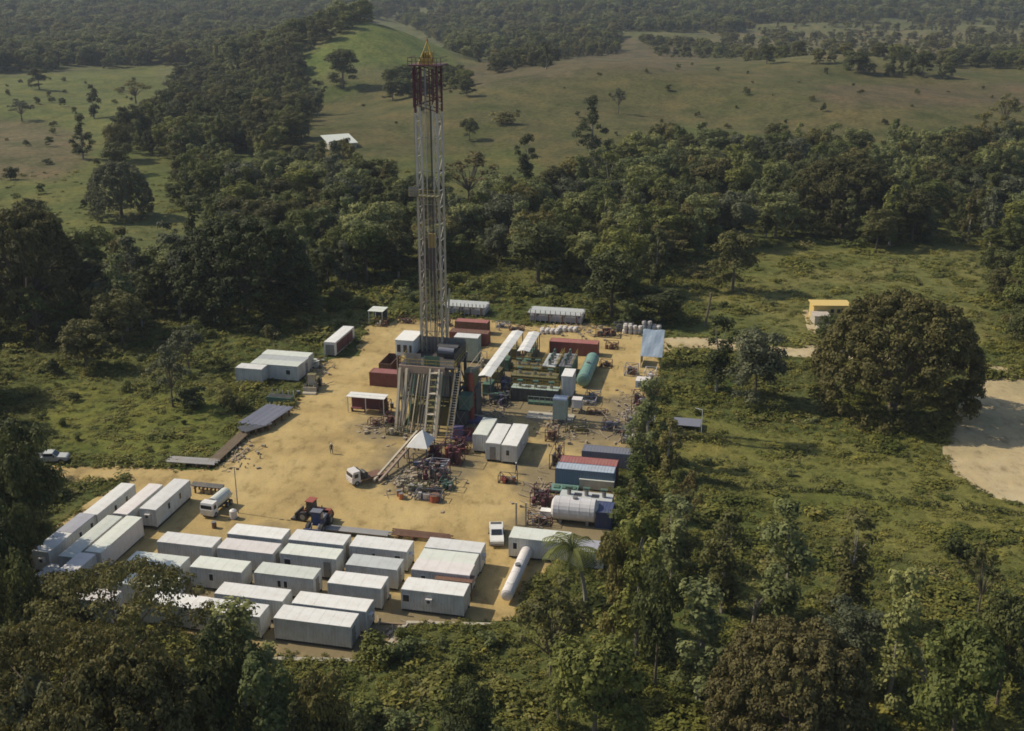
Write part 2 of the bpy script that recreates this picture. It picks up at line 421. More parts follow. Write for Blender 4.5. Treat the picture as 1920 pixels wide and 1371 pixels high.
def wall_shell(L, Wd, z0, z1, pitch=.36, depth=.04):
    m = MB(); a, b = L / 2, Wd / 2
    m.corr(-a, a, -b, z0, z1, depth, pitch, -1); m.corr(-a, a, b, z0, z1, depth, pitch, 1)
    m.corry(-b, b, a, z0, z1, depth, pitch, 1); m.corry(-b, b, -a, z0, z1, depth, pitch, -1)
    return m
def cabin(s, t, L, Wd, H, label, roof=WHITE, wall=WALLW, group=None, windows=(), door=None, ac=(), name='cabin_container', skid=.35, cat='cabin', along='c', gable=.04):
    """a white site cabin: near-left corner at site (s, t); windows/doors: (side, position along it 0..1, width)"""
    if along == 'c': cx, cy, rz = s + L / 2, t + Wd / 2, -AZ
    else: cx, cy, rz = s + Wd / 2, t + L / 2, -AZ + math.pi / 2          # long axis runs away from the camera
    T = thing(name, label, cat, W(cx, cy), rz, group)
    k = (round(L, 1), round(Wd, 1), round(H, 1), skid)
    part('wall', lambda: wall_shell(L, Wd, skid, H - .12), wall, T, key=('w',) + k)
    def rf():
        m = MB(); a, b = L / 2 + .06, Wd / 2 + .06
        m.add([(-a, -b, H - .12), (a, -b, H - .12), (a, b, H - .12), (-a, b, H - .12), (-a, -b, H), (a, -b, H), (a, b, H), (-a, b, H), (-a, 0, H + gable), (a, 0, H + gable)],
              [(0, 3, 2, 1), (0, 1, 5, 4), (3, 7, 6, 2), (4, 5, 9, 8), (8, 9, 6, 7), (1, 2, 6, 9, 5), (3, 0, 4, 8, 7)])
        n = int(L / 1.2)
        for i in range(1, n):
            x = -a + 2 * a * i / n
            for y0, y1, z0, z1 in ((-b, 0, H, H + gable), (0, b, H + gable, H)):
                m.add([(x - .02, y0, z0 + .012), (x + .02, y0, z0 + .012), (x + .02, y1, z1 + .012), (x - .02, y1, z1 + .012), (x - .03, y0, z0), (x + .03, y0, z0), (x + .03, y1, z1), (x - .03, y1, z1)], [(0, 1, 2, 3), (0, 3, 7, 4), (1, 5, 6, 2), (0, 4, 5, 1)])
        return m
    part('roof', rf, roof, T, key=('r', gable) + k)
    def sk():
        m = MB()
        m.box(-L / 2 - .1, L / 2 + .1, -.09, .09, 0, skid - .02); return m
    for y in (-Wd / 2 + .25, Wd / 2 - .25): part('skid_beam', sk, DARKST, T, loc=(0, y, 0), key=('s', round(L, 1), skid))
    def post():
        m = MB(); m.box(-.07, .07, -.07, .07, skid - .02, H - .1); return m
    for sx in (-1, 1):
        for sy in (-1, 1): part('corner_post', post, wall, T, loc=(sx * (L / 2 + .01), sy * (Wd / 2 + .01), 0), key=('p', round(H, 1), skid))
    def place(side, u, off=.05):
        if side == 'f': return (-L / 2 + u * L, -Wd / 2 - off, 0), 0
        if side == 'b': return (-L / 2 + u * L, Wd / 2 + off, 0), math.pi
        if side == 'r': return (L / 2 + off, -Wd / 2 + u * Wd, 0), math.pi / 2
        return (-L / 2 - off, Wd / 2 - u * Wd, 0), -math.pi / 2
    for (side, u, wdt) in windows:
        lc, rz2 = place(side, u)
        f = part('window', lambda: MB().box(-wdt / 2 - .07, wdt / 2 + .07, -.03, .03, skid + 1.0, skid + 2.0), WHITE, T, loc=lc, rz=rz2, key=('wf', wdt, skid))
        part('pane', lambda: MB().box(-wdt / 2, wdt / 2, -.05, -.035, skid + 1.07, skid + 1.93), GLASS, f, key=('wp', wdt, skid))
    for (side, u) in (door or ()):
        lc, rz2 = place(side, u)
        f = part('door', lambda: MB().box(-.45, .45, -.03, .03, skid + .05, skid + 2.1), STEEL, T, loc=lc, rz=rz2, key=('dr', skid))
        part('handle', lambda: MB().box(.28, .36, -.09, -.03, skid + 1.0, skid + 1.12), BLACK, f, key=('dh', skid))
    for (side, u) in ac:
        lc, rz2 = place(side, u, .25)
        f = part('air_conditioner', lambda: MB().box(-.38, .38, -.2, .2, skid + 1.25, skid + 1.85), WHITE_P, T, loc=lc, rz=rz2, key=('ac', skid))
        part('grille', lambda: MB().bar((0, -.2, skid + 1.55), (0, -.22, skid + 1.55), .22, 10), DARKST, f, key=('ag', skid))
    return T
def shipping(s, t, L, Wd, H, label, paintm, roofm=None, along='c', group=None, doors='l', open_top=False, z=0, name='shipping_container'):
    if along == 'c': cx, cy, rz = s + L / 2, t + Wd / 2, -AZ
    else: cx, cy, rz = s + Wd / 2, t + L / 2, -AZ + math.pi / 2
    T = thing(name, label, 'container', W(cx, cy, z), rz, group); k = (L, Wd, H); a, b = L / 2, Wd / 2; roofm = roofm or paintm
    m = MB(); m.corr(-a + .1, a - .1, -b + .03, .16, H - .1, .05, .28, -1); part('side_wall', m, paintm, T)
    m = MB(); m.corr(-a + .1, a - .1, b - .03, .16, H - .1, .05, .28, 1); part('side_wall', m, paintm, T)
    e = 1 if doors == 'l' else -1
    m = MB(); m.corry(-b + .1, b - .1, e * (a - .03), .16, H - .1, .05, .28, e); part('end_wall', m, paintm, T)
    for sy in (-1, 1):
        m = MB(); x = -e * (a - .02); m.box(min(x, x - e * .05), max(x, x - e * .05), *sorted((sy * .02, sy * (b - .1))), .16, H - .12); dr = part('door', m, paintm, T)
        m = MB(); m.bar((x - e * .08, sy * b * .45, .2), (x - e * .08, sy * b * .45, H - .2), .025); part('locking_bar', m, STEEL, dr)
    fm = MB()
    for x in (-a, a - .12):
        for y in (-b, b - .12): fm.box(x, x + .12, y, y + .12, 0, H)
    for y in (-b, b - .12): fm.box(-a + .12, a - .12, y, y + .1, 0, .16); fm.box(-a + .12, a - .12, y, y + .1, H - .1, H)
    for x in (-a, a - .1): fm.box(x, x + .1, -b + .12, b - .12, 0, .16); fm.box(x, x + .1, -b + .12, b - .12, H - .1, H)
    part('frame', fm, paintm, T)
    if open_top: part('floor', MB().box(-a + .1, a - .1, -b + .1, b - .1, .1, .2), RUST, T)
    else:
        m = MB(); n = int(L / .5)
        m.box(-a + .1, a - .1, -b + .1, b - .1, H - .09, H - .03)
        for i in range(n): x = -a + .2 + (L - .4) * i / n; m.box(x, x + .12, -b + .12, b - .12, H - .028, H + .005)
        part('roof', m, roofm, T)
    return T

# ------------------------------------------------------------------ the cabin camp in the foreground
g = 'white cabins in the foreground camp'
r2 = S  # photo px of the near-left roof corner -> site coordinates
def cab(px, L, Wd, label, H=3.0, **kw):
    s, t = r2(px[0], px[1], H); return cabin(s, t, L, Wd, H, label, group=g, **kw)
cab((427, 1000), 7.3, 2.7, 'leftmost white cabin of the back row, behind the tank truck side of the camp', windows=[('f', .65, .5)])
cab((542, 1011), 7.2, 2.7, 'middle white cabin of the back row, below the blue and red tractor', door=[('r', .5)])
cab((656, 1023), 7.4, 2.8, 'right white cabin of the back row, with two small windows facing the camera', windows=[('f', .42, .35), ('f', .84, .7)], ac=[('r', .4)], roof=WHITE)
cab((408, 1027), 7.3, 2.6, 'pinkish-roofed cabin at the left of the second row', roof=WHITE_P, door=[('r', .5)])
cab((526, 1037), 7.2, 2.5, 'cream-roofed cabin in the middle of the second row with dark window and door', roof=WHITE_G, windows=[('f', .12, .8)], door=[('f', .84)])
cab((649, 1058), 6.4, 2.6, 'grey-roofed lower cabin in front of the back row right cabin', roof=GREYROOF, door=[('r', .4)], H=2.95)
cab((295, 1015), 7.4, 2.6, 'cabin alone at the left of the second row, right of the long containers', ac=[('r', .5)])
cab((357, 1062), 6.6, 2.6, 'cabin in the third row with a two-tone roof, at the edge of the feathery tree', roof=WHITE_G, windows=[('f', .4, .5)])
cab((477, 1073), 7.4, 2.5, 'third row cabin with two small dark windows side by side', roof=WHITE_G, windows=[('f', .42, .4), ('f', .53, .4)], door=[('r', .5)])
cab((615, 1092), 6.5, 2.7, 'bright white cabin at the right end of the third row, beside a wooden post', roof=WHITE, door=[('r', .5)])
cab((403, 1112), 8.3, 2.5, 'bright white cabin in the fourth row, second behind the front corner', roof=WHITE)
cab((548, 1130), 8.8, 2.5, 'long white cabin directly behind the front corner cabin', roof=WHITE, ac=[('r', .4)])
cab((514, 1158), 8.9, 2.7, 'front corner cabin nearest the camera, long pale grey wall on dark skids', roof=WHITE, windows=[], door=[('r', .35)])
cab((353, 1140), 8.6, 2.5, 'white cabin of the front row half hidden by the bright green tree', roof=WHITE)
cab((753, 1104), 7.4, 2.7, 'white cabin standing apart to the right, with a dark window at its left end', roof=WHITE, windows=[('f', .07, .75)], ac=[('f', .45)])
s0, t0 = r2(772, 1067, 3.0)
for i, (rf, lb) in enumerate(((WHITE_P, 'front one of the three joined cabins at the back right of the camp'), (WHITE_G, 'middle one of the three joined cabins at the back right of the camp'), (WHITE, 'rear one of the three joined cabins at the back right of the camp'))):
    cabin(s0, t0 + .02 + i * 2.78, 7.1 - .15 * (i == 1), 2.56, 3.0 - .1 * (i == 1), lb, roof=rf, group=g, ac=[('r', .4)] if i != 1 else (), windows=[('f', .2, .5)] if i == 0 else ())
cab((237, 1052), 7.0, 2.5, 'greenish-roofed cabin partly behind the feathery tree, near the long containers', roof=WHITE_G)
cab((215, 1092), 7.4, 2.5, 'cabin seen only through the gaps of the feathery tree', roof=WHITE_G)
cab((262, 1128), 7.4, 2.5, 'front row cabin seen through the right part of the feathery tree', roof=WHITE)
cab((110, 1118), 6.4, 2.5, 'cabin under the left side of the feathery tree', roof=WHITE_P)
T = thing('awning', 'low rusty brown awning between the joined cabins and the cabin standing apart', 'awning', W(*S(815, 1083, 2.6), 0), -AZ)
part('roof', MB().box(0, 4.6, -.2, 1.5, 2.45, 2.55), RUST, T)
for x in (.1, 4.5): part('post', MB().box(x - .05, x + .05, 0, .1, 0, 2.45), RUST, T)
g = 'long white containers at the left of the camp'
def lng(px, L, Wd, label, H=3.0, **kw):
    s, t = r2(px[0], px[1], H); return cabin(s, t, L, Wd, H, label, group=g, along='d', **kw)
lng((61, 1032), 5.0, 2.15, 'white container at the near end of the outer left row', windows=[('l', .5, .7)], ac=[('r', .5)] and [('l', .6)])
s, t = r2(61, 1032, 3.0); cabin(s, t + 5.15, 5.1, 2.15, 3.02, 'mauve-grey roofed container in the middle of the outer left row', roof=MAUVE, group=g, along='d', windows=[('f', .3, .5), ('f', .8, .5)])
lng((156, 962), 9.4, 2.0, 'white container at the far end of the outer left row', windows=[('f', .45, .5), ('f', .75, .5)])
lng((110, 1042), 11.0, 2.0, 'long white container in the middle row, near half', roof=WHITE_G)
lng((213, 962), 9.2, 1.95, 'long white container in the middle row, far half', roof=WHITE_P)
lng((160, 1033), 9.6, 2.1, 'white container of the inner row, its near end under the feathery tree', roof=WHITE_G, wall=WHITE_P)
lng((262, 953), 9.4, 2.3, 'tallest long white container at the far end of the inner row, on dark skids', windows=[('f', .35, .5), ('f', .68, .5)], ac=[('l', .5)], skid=.5)
lng((104, 1074), 5.0, 2.1, 'short white container below the middle row, at the thin tree edge', roof=WHITE_P)
lng((50, 1092), 4.6, 2.0, 'low white container end in the bottom left corner of the camp', H=1.4, skid=.2)
# kerb strips and planks round the camp
for (a, b, lb, wd) in (((706, 1236), (762, 1170), 'concrete strip along the right front of the camp', .5), ((512, 1236), (700, 1240), 'concrete strip before the front corner cabin', .6), ((762, 1168), (930, 1172), 'concrete strip before the cabin standing apart', .5)):
    p, q = P(*a), P(*b); T = thing('concrete_kerb', lb, 'kerb', p, math.atan2((q - p).y, (q - p).x)); part('slab', MB().box(0, (q - p).length, -wd / 2, wd / 2, 0, .14), CONC, T)
for (px, h, lb) in (((733, 1150), 2.6, 'wooden post between the third row cabin and the cabin standing apart'), ((968, 985), 3.4, 'left one of the two tan posts by the white pickup'), ((986, 985), 3.4, 'right one of the two tan posts by the white pickup')):
    T = thing('wooden_post', lb, 'post', P(*px)); part('shaft', MB().box(-.1, .1, -.1, .1, 0, h), WOOD if h < 3 else TAN, T)
for i, (a, b) in enumerate((((690, 1215), (742, 1215)), ((700, 1195), (760, 1190)), ((712, 1170), (760, 1172)))):
    p, q = P(*a), P(*b); T = thing('timber_sleeper', ['timber sleeper nearest the camera by the front corner', 'middle timber sleeper by the front corner', 'rear timber sleeper by the front corner'][i], 'sleeper', p, math.atan2((q - p).y, (q - p).x)); part('beam', MB().box(0, (q - p).length, -.15, .15, 0, .2), WOOD, T)

# ------------------------------------------------------------------ containers and cabins round the rig
g = 'grey-white cabins at the left side of the pad'
s0, t0 = S(443, 690, 3.0)
cabin(s0 - .2, t0 + .2, 5.0, 2.5, 3.0, 'short front cabin at the left of the four grey-white cabins', roof=WHITE, wall=WALLW, group=g)
cabin(s0 + 1.5, t0 + 2.8, 9.2, 2.6, 3.1, 'second grey-white cabin from the front at the left side of the pad', roof=WHITE_G, group=g, windows=[('f', .8, .8)])
cabin(s0 + 1.4, t0 + 5.6, 9.3, 2.6, 3.0, 'third grey-white cabin from the front at the left side of the pad', roof=GREYROOF, group=g, door=[('r', .5)])
cabin(s0 + 1.2, t0 + 8.4, 9.2, 2.6, 3.0, 'rearmost grey-white cabin at the left side of the pad', roof=WHITE_G, group=g)
s, t = S(608, 641, 3.0)
T = cabin(s, t, 10.6, 2.2, 3.0, 'long white-roofed cabin with open white end frame and red side', roof=WHITE, wall=WHITE, along='d', windows=[], door=[('l', .3), ('l', .7)])
for k in range(3): part('red_panel', MB().box(-1.4, 1.4, -.05, .05, .6, 2.6), DKRED, T, loc=(-3.2 + 3.0 * k, -1.19, 0))
W3 = 'white containers right of the rig'
s, t = S(887, 814, 3.1); cabin(s, t, 6.9, 2.2, 3.1, 'left one of the three white containers right of the rig', roof=WHITE_G, wall=WALLW, along='d', group=W3)
s, t = S(911, 830, 3.1); cabin(s, t, 7.8, 2.2, 3.1, 'middle one of the three white containers right of the rig', roof=WHITE, wall=WALLW, along='d', group=W3, door=[('l', .5)])
s, t = S(941, 834, 3.1); cabin(s, t, 8.6, 2.3, 3.1, 'right one of the three white containers right of the rig', roof=WHITE, wall=WALLW, along='d', group=W3, ac=[('f', .4)], windows=[('l', .4, .5)])
s, t = S(692, 698, 2.6); shipping(s, t, 6.2, 2.5, 2.6, 'maroon shipping container left of the rig, long side to the camera', RED, REDROOF)
shipping(s + .1, t + 5.0, 6.1, 2.4, 2.6, 'rusty open-topped container behind the maroon one left of the rig', RUST, along='d', open_top=True)
shipping(s + 4.0, t + 5.2, 6.1, 2.4, 2.6, 'maroon container beside the rusty open-topped one, close to the rig', RED, along='d')
s, t = S(842, 622, 2.6); shipping(s, t, 8.0, 2.6, 2.6, 'red container behind the white doghouse, at the back of the rig', RED, RUST)
s, t = S(850, 605, 2.6); shipping(s, t + 1.0, 7.0, 2.5, 2.6, 'second red container, further back behind the rig', RUST, REDROOF)
s, t = S(1030, 640, 2.6); shipping(s, t, 9.6, 2.5, 2.6, 'long faded red container behind the mud tanks', RED, REDROOF)
s, t = S(1091, 845, 2.5); shipping(s, t, 7.6, 2.5, 2.5, 'slate-grey container behind the red-roofed one at the right edge of the pad', SLATE, SLATE)
s, t = S(1047, 868, 2.7); shipping(s, t + .3, 8.6, 2.6, 2.75, 'red-roofed container between the slate-grey and the blue container', DKRED, REDROOF)
s, t = S(1041, 878, 2.9); shipping(s, t, 8.6, 2.4, 2.9, 'blue container with a pale blue roof at the right edge of the pad', BLUE, BLUETOP)
s, t = S(955, 1007, 3.0); cabin(s, t, 7.5, 2.9, 3.0, 'white cabin by the pickup, a palm leaning over its right end', roof=WHITE_G, wall=WALLW, windows=[('f', .1, .5)])
s, t = S(1062, 1030, 2.6); cabin(s + .6, t, 4.0, 3.0, 2.6, 'grey-roofed cabin half hidden behind the coconut palm', roof=MAUVE, wall=WALLW)
s, t = S(1116, 960, 2.4); shipping(s, t, 2.2, 3.4, 2.4, 'small deep blue box container right of the silver tank', DKBLUE, DKBLUE)

# horizontal tanks
def htank(pos, L, r, rz, mat, label, legs=STEEL, z=.5, name='storage_tank'):
    T = thing(name, label, 'tank', pos, rz); m = MB(); n = 20; prof = [(-L / 2 - r * .28, r * .25), (-L / 2 - r * .2, r * .7), (-L / 2, r), (L / 2, r), (L / 2 + r * .2, r * .7), (L / 2 + r * .28, r * .25)]
    vs = [(x, q * math.cos(2 * math.pi * k / n), z + r + q * math.sin(2 * math.pi * k / n)) for x, q in prof for k in range(n)]
    fs = [(i * n + k, i * n + (k + 1) % n, (i + 1) * n + (k + 1) % n, (i + 1) * n + k) for i in range(len(prof) - 1) for k in range(n)]
    fs += [tuple(range(n)), tuple(range((len(prof) - 1) * n, len(prof) * n))[::-1]]; m.add(vs, [f[::-1] for f in fs]); part('shell', m, mat, T)
    for k in range(4):
        x = -L / 2 + L * (k + .5) / 4; m = MB(); q = r + .03
        m.add([(x + dx, qq * math.cos(2 * math.pi * j / n), z + r + qq * math.sin(2 * math.pi * j / n)) for dx, qq in ((-.04, r), (-.04, q), (.04, q), (.04, r)) for j in range(n)], [(i * n + j, (i + 1) * n + j, (i + 1) * n + (j + 1) % n, i * n + (j + 1) % n) for i in range(3) for j in range(n)]); part('band', m, mat, T)
    for x in (-L * .33, L * .33): part('saddle', MB().box(x - .2, x + .2, -r * .7, r * .7, 0, z + r * .5), legs, T)
    part('hatch', MB().bar((0, 0, z + 2 * r - .05), (0, 0, z + 2 * r + .25), .35, 10), STEEL, T)
    return T
p = P(1074, 988); htank(p + DX * 1.6, 5.6, 1.6, -AZ, SILVER, 'big silver-white horizontal tank between the white cabin and the green skid', z=.3)
a, b = P(948, 1138), P(992, 1040); d = b - a; T = htank((a + b) / 2, d.length - 1, .75, math.atan2(d.y, d.x), WHITE_P, 'long narrow white tank lying beside the palm at the camp corner', z=.5)
part('ladder', MB().box(-4.2, -4.0, -.35, .35, 0, 2.0).box(-4.5, -4.3, -.35, .35, 0, 1.4), WHITE, T)
a, b = P(1095, 730), P(1109, 685); d = b - a; htank((a + b) / 2, d.length - 1.0, 1.25, -AZ + math.pi / 2, TEAL, 'teal green horizontal tank at the right of the mud tanks', z=.3)

# ------------------------------------------------------------------ the drilling rig
RIG = thing('drilling_rig', 'tall drilling rig with tan lattice mast, dark red crown and yellow top', 'drilling rig', W(0, 0), -AZ)
FZ = 10.6                                            # drill floor height
sA, tA = S(752, 684, FZ); sB, tB = S(836, 688, FZ)
X0, X1, Y0, Y1 = sA - .3, sB + 1.6, tA, tA + 8.5
def bars(name, segs, r, mat, parent=RIG, n=4, kind=None):
    m = MB()
    for a, b in segs: m.bar(a, b, r, n)
    return part(name, m, mat, parent, kind=kind)
part('drill_floor', MB().box(X0, X1, Y0, Y1, FZ - .35, FZ), DARKST, RIG)
part('floor_beam', MB().box(X0, X1 - 1.6, Y0 - .3, Y0 - .03, FZ - 1.2, FZ + .05), PINKT, RIG)
part('floor_beam', MB().box(X0, X1, Y1 + .03, Y1 + .3, FZ - 1.0, FZ), TAN, RIG)
# substructure: legs, girders, bracing
for x in (X0 + .3, X1 - .4):
    for y in (Y0 + .2, (Y0 + Y1) / 2, Y1 - .2):
        part('substructure_leg', MB().box(x - .22, x + .22, y - .22, y + .22, 0, FZ - .36), DARKST if x > 0 else TAN, RIG)
    for y0, y1 in ((Y0 + .45, (Y0 + Y1) / 2 - .25), ((Y0 + Y1) / 2 + .25, Y1 - .45)):
        bars('substructure_brace', [((x, y0, .5), (x, y1, 5.0))], .13, STEEL); bars('substructure_brace', [((x, y1, 5.2), (x, y0, FZ - .6))], .13, STEEL)
    for z in (.25, 5.1): part('girder', MB().box(x - .16, x + .16, Y0 - 1, Y1 + 1, z - .2, z + .2), OLIVE, RIG)
for y in (Y0 + .2, Y1 - .2):
    bars('substructure_brace', [((X0 + .5, y, .5), (0 + (X0 + X1) / 2, y, 5))], .13, OLIVE); bars('substructure_brace', [((X1 - .6, y, .5), ((X0 + X1) / 2, y, 5))], .13, OLIVE)
    part('girder', MB().box(X0 + .5, X1 - .6, y - .14, y + .14, 4.95, 5.25), OLIVE, RIG)
# front raising legs: tan pair at the left, tan V-door ramp at the centre
for k, dx in enumerate((0, 1.15)):
    bars('raising_leg', [((X0 + .3 + dx, Y0 - .45, FZ - .4), (X0 - .1 + dx, Y0 - 2.6, 0))], .30, TAN)
bars('raising_leg', [((X1 - 2.0, Y0 - .5, FZ - .5), (X1 - 2.2, Y0 - 4.2, 0))], .26, TAN)
rampT = Vector((X1 - 3.2, Y0 - .45, FZ - .2)); px_, py_ = S(803, 838); rampB = Vector((px_, py_, .3))
for dx in (-.75, .75): bars('ramp_rail', [(rampT + Vector((dx, 0, 0)), rampB + Vector((dx, 0, 0)))], .20, TAN)
for k in range(11):
    q = rampT.lerp(rampB, (k + .5) / 11); part('ramp_plate', MB().box(q.x - .55, q.x + .55, q.y - .5, q.y + .5, q.z - .08, q.z), OLIVE if k % 3 else TAN, RIG)
# vertical pipes, cables and stairs in the front of the substructure
rnd = random.Random(21)
part('cellar_tank', MB().box(X0 + 1.2, X1 - 1.0, Y0 + 1.2, Y0 + 4.0, .1, 3.4), OLIVE, RIG)
part('hydraulic_unit', MB().box(X0 + 1.0, X0 + 3.6, Y0 + 4.4, Y0 + 6.8, .1, 6.2), GREENP, RIG)
part('choke_manifold', MB().box(X0 + 4.0, X1 - .9, Y0 + 4.4, Y0 + 6.4, .1, 7.6), DARKST, RIG)
part('blowout_preventer', MB().bar(((X0 + X1) / 2, Y0 + 2.6, 3.4), ((X0 + X1) / 2, Y0 + 2.6, 8.6), .75, 12), STEEL, RIG)
part('screen_sheet', MB().corr(X0 + 1.4, X1 - 1.2, Y0 + .9, 5.3, FZ - .5, .05, .3), STEEL, RIG)
for k in range(15):
    x = X0 + 1.4 + k * .5 + rnd.uniform(-.1, .1)
    bars('standpipe', [((x, Y0 - .6, FZ - 1.2), (x - .9 + rnd.uniform(-.2, .2), Y0 - 2.6 - rnd.uniform(0, 1), .2))], rnd.uniform(.07, .12), rnd.choice([TAN, STEEL, OLIVE, GREENP, DARKST]))
def stair(name_parent, a, b, wd, mat, n):
    a = Vector(a); b = Vector(b); side = (b - a).cross(Vector((0, 0, 1))).normalized() * wd / 2
    for sg in (-1, 1):
        st = part('stringer', MB().bar(a + side * sg, b + side * sg, .08), mat, name_parent)
        bars('handrail', [(a + side * sg + Vector((0, 0, 1)), b + side * sg + Vector((0, 0, 1)))] + [(a.lerp(b, k / 5) + side * sg, a.lerp(b, k / 5) + side * sg + Vector((0, 0, 1))) for k in range(6)], .035, YELLOW, name_parent)
    m = MB()
    for k in range(n): q = a.lerp(b, (k + .5) / n); m.add([q - side + Vector((0, 0, 0)), q + side, q + side + Vector((.0, .25, 0)), q - side + Vector((0, .25, 0))], [(0, 1, 2, 3)])
    part('treads', m, mat, name_parent)
stair(RIG, (X1 + .6, Y0 + .5, FZ), (X1 + .6, Y0 - 7.0, .1), .9, STEEL, 30)
stair(RIG, (X0 - .7, Y1 - .5, FZ), (X0 - .7, Y1 + 6.5, .1), .9, STEEL, 30)
# wind walls and machinery on the floor
part('wind_wall', MB().corr(X0 + .9, X0 + 3.6, Y0 + .4, FZ + .01, FZ + 2.0, .05, .3), STEEL, RIG)
part('wind_wall', MB().corr(X0 + 4.0, X1 - 2.6, Y0 + .5, FZ + .01, FZ + 1.7, .05, .3), GREENP, RIG)
part('wind_wall', MB().corry(Y0 + .5, Y1 - .5, X1 - .15, FZ + .01, FZ + 2.2, .05, .3), DARKST, RIG)
part('wind_wall', MB().corr(X0 + .4, X1 - .4, Y1 - .2, FZ + .01, FZ + 2.4, .05, .3, 1), STEEL, RIG)
dw = part('drawworks', MB().box(X1 - 4.4, X1 - .9, Y1 - 3.4, Y1 - 1.4, FZ + .02, FZ + 1.8), DARKST, RIG)
part('drum', MB().bar((X1 - 4.0, Y1 - 3.7, FZ + 1.3), (X1 - 1.3, Y1 - 3.7, FZ + 1.2), .55, 12), SLATE, dw)
hr = []
for (xa, ya, xb, yb) in ((X0, Y0, X1, Y0), (X1, Y0, X1, Y1), (X0, Y0, X0, Y1), (X0, Y1, X1, Y1)):
    n = 6
    for z in (.55, 1.1): hr.append(((xa, ya, FZ + z), (xb, yb, FZ + z)))
    hr += [((xa + (xb - xa) * k / n, ya + (yb - ya) * k / n, FZ), (xa + (xb - xa) * k / n, ya + (yb - ya) * k / n, FZ + 1.1)) for k in range(n + 1)]
bars('guard_rail', hr, .035, YELLOW, kind=None)
# stacked dark equipment in the right bay of the substructure
for k, (x0, x1, y0, y1, z0, z1, mt) in enumerate(((X1 - .1, X1 + 1.5, Y0 + .5, Y0 + 4.2, .1, 3.0, DARKST), (X1 + .1, X1 + 2.4, Y0 + 4.6, Y1 - .3, .1, 5.5, DARKST), (X1 + .3, X1 + 2.2, Y0 + 1.0, Y0 + 3.2, 3.1, 5.6, GREENP), (X1 + .2, X1 + 2.0, Y0 + 5.0, Y1 - .6, 5.6, 8.2, OLIVE))):
    e = part('equipment_box', MB().box(x0, x1, y0, y1, z0, z1), mt, RIG)
    bars('brace', [((x0, y0 - .06, z0), (x1, y0 - .06, z1)), ((x1, y0 - .06, z0), (x0, y0 - .06, z1))], .06, STEEL, e)
SILV = paint('pale_mast_paint', (.58, .53, .48), .5, wear=.3)
# mast: four legs of a lattice, front left open
MX0, MY0 = S(809, 662, FZ); MW = 3.5; MD = 2.8; MX0 -= MW / 2; MY0 += .6
Z0, Z1 = FZ, 57.2
corners = [(MX0, MY0), (MX0 + MW, MY0), (MX0 + MW, MY0 + MD), (MX0, MY0 + MD)]
for i, (x, y) in enumerate(corners):
    for (za, zb, mt) in ((Z0, 39.6, TAN), (39.7, 50.0, SILV), (50.1, Z1, DKRED)): part('mast_leg', MB().box(x - .15, x + .15, y - .15, y + .15, za, zb), mt, RIG)
bay = 2.72; nb = int((Z1 - Z0) / bay)
def brace(mt, a, b, r=.065):
    L = (Vector(b) - Vector(a)); key = ('brace', tuple(round(c, 2) for c in L), r)
    part('mast_brace', lambda: MB().bar((0, 0, 0), L, r), mt, RIG, loc=a, key=key)
SILV = paint('pale_mast_paint', (.58, .53, .48), .5, wear=.3)
for k in range(nb):
    za = Z0 + k * bay; zb = za + bay; mt = DKRED if za > 49.5 else (SILV if za > 24 else TAN)
    for i in (1, 2, 3):
        (xa, ya), (xb, yb) = corners[i], corners[(i + 1) % 4]
        if i == 2:      # back face: only every second bay is crossed, the rest stays open
            if k % 2 == 0: brace(mt, (xa, ya, zb), (xb - xa + xa, yb, zb))
            if k in (0, 1, 2) or za > 46 : brace(mt, (xa, ya, za), (xb, yb, zb))
            continue
        brace(mt, (xa, ya, zb), (xb, yb, zb)); brace(mt, (xa, ya, za), (xb, yb, zb)) if k % 2 else brace(mt, (xb, yb, za), (xa, ya, zb))
    # inner pair of leg chords: each side panel reads as a narrow ladder beside the leg
    for x, sg in ((MX0, 1), (MX0 + MW, -1)):
        brace(mt, (x, MY0, za), (x + sg * .75, MY0 + .02, zb), .05); brace(mt, (x + sg * .75, MY0 + .02, za), (x, MY0, zb), .05)
    for y in (MY0 + .02, MY0 + MD - .02):
        for x in (MX0 + .75, MX0 + MW - .75): part('mast_chord', lambda: MB().box(-.07, .07, -.07, .07, 0, bay - .02), mt, RIG, loc=(x, y, za), key='chord')
# things that run up the mast
part('ladder', MB().box(MX0 - .55, MX0 - .5, MY0 + .8, MY0 + .85, Z0, 53).box(MX0 - .55, MX0 - .5, MY0 + 1.3, MY0 + 1.35, Z0, 53), STEEL, RIG)
part('standpipe', MB().bar((MX0 + MW - .4, MY0 + MD - .4, Z0), (MX0 + MW - .4, MY0 + MD - .4, 33), .09, 6), STEEL, RIG)
part('guide_rail', MB().box(MX0 + MW / 2 - .1, MX0 + MW / 2 + .1, MY0 + MD - .5, MY0 + MD - .3, Z0, 51), DARKST, RIG)
for k in range(4): bars('drilling_line', [((MX0 + MW / 2 - .35 + .22 * k, MY0 + MD / 2, 30.5), (MX0 + MW / 2 - .35 + .22 * k, MY0 + MD / 2, 54.5))], .035, DARKST)
bl = part('travelling_block', MB().box(MX0 + MW / 2 - .5, MX0 + MW / 2 + .5, MY0 + MD / 2 - .3, MY0 + MD / 2 + .3, 28.3, 30.6), YELLOW, RIG)
part('top_drive', MB().box(MX0 + MW / 2 - .6, MX0 + MW / 2 + .6, MY0 + MD / 2 - .45, MY0 + MD / 2 + .45, 24.6, 28.2), DARKST, RIG)
part('drill_pipe', MB().bar((MX0 + MW / 2, MY0 + MD / 2, FZ), (MX0 + MW / 2, MY0 + MD / 2, 24.5), .08, 6), STEEL, RIG)
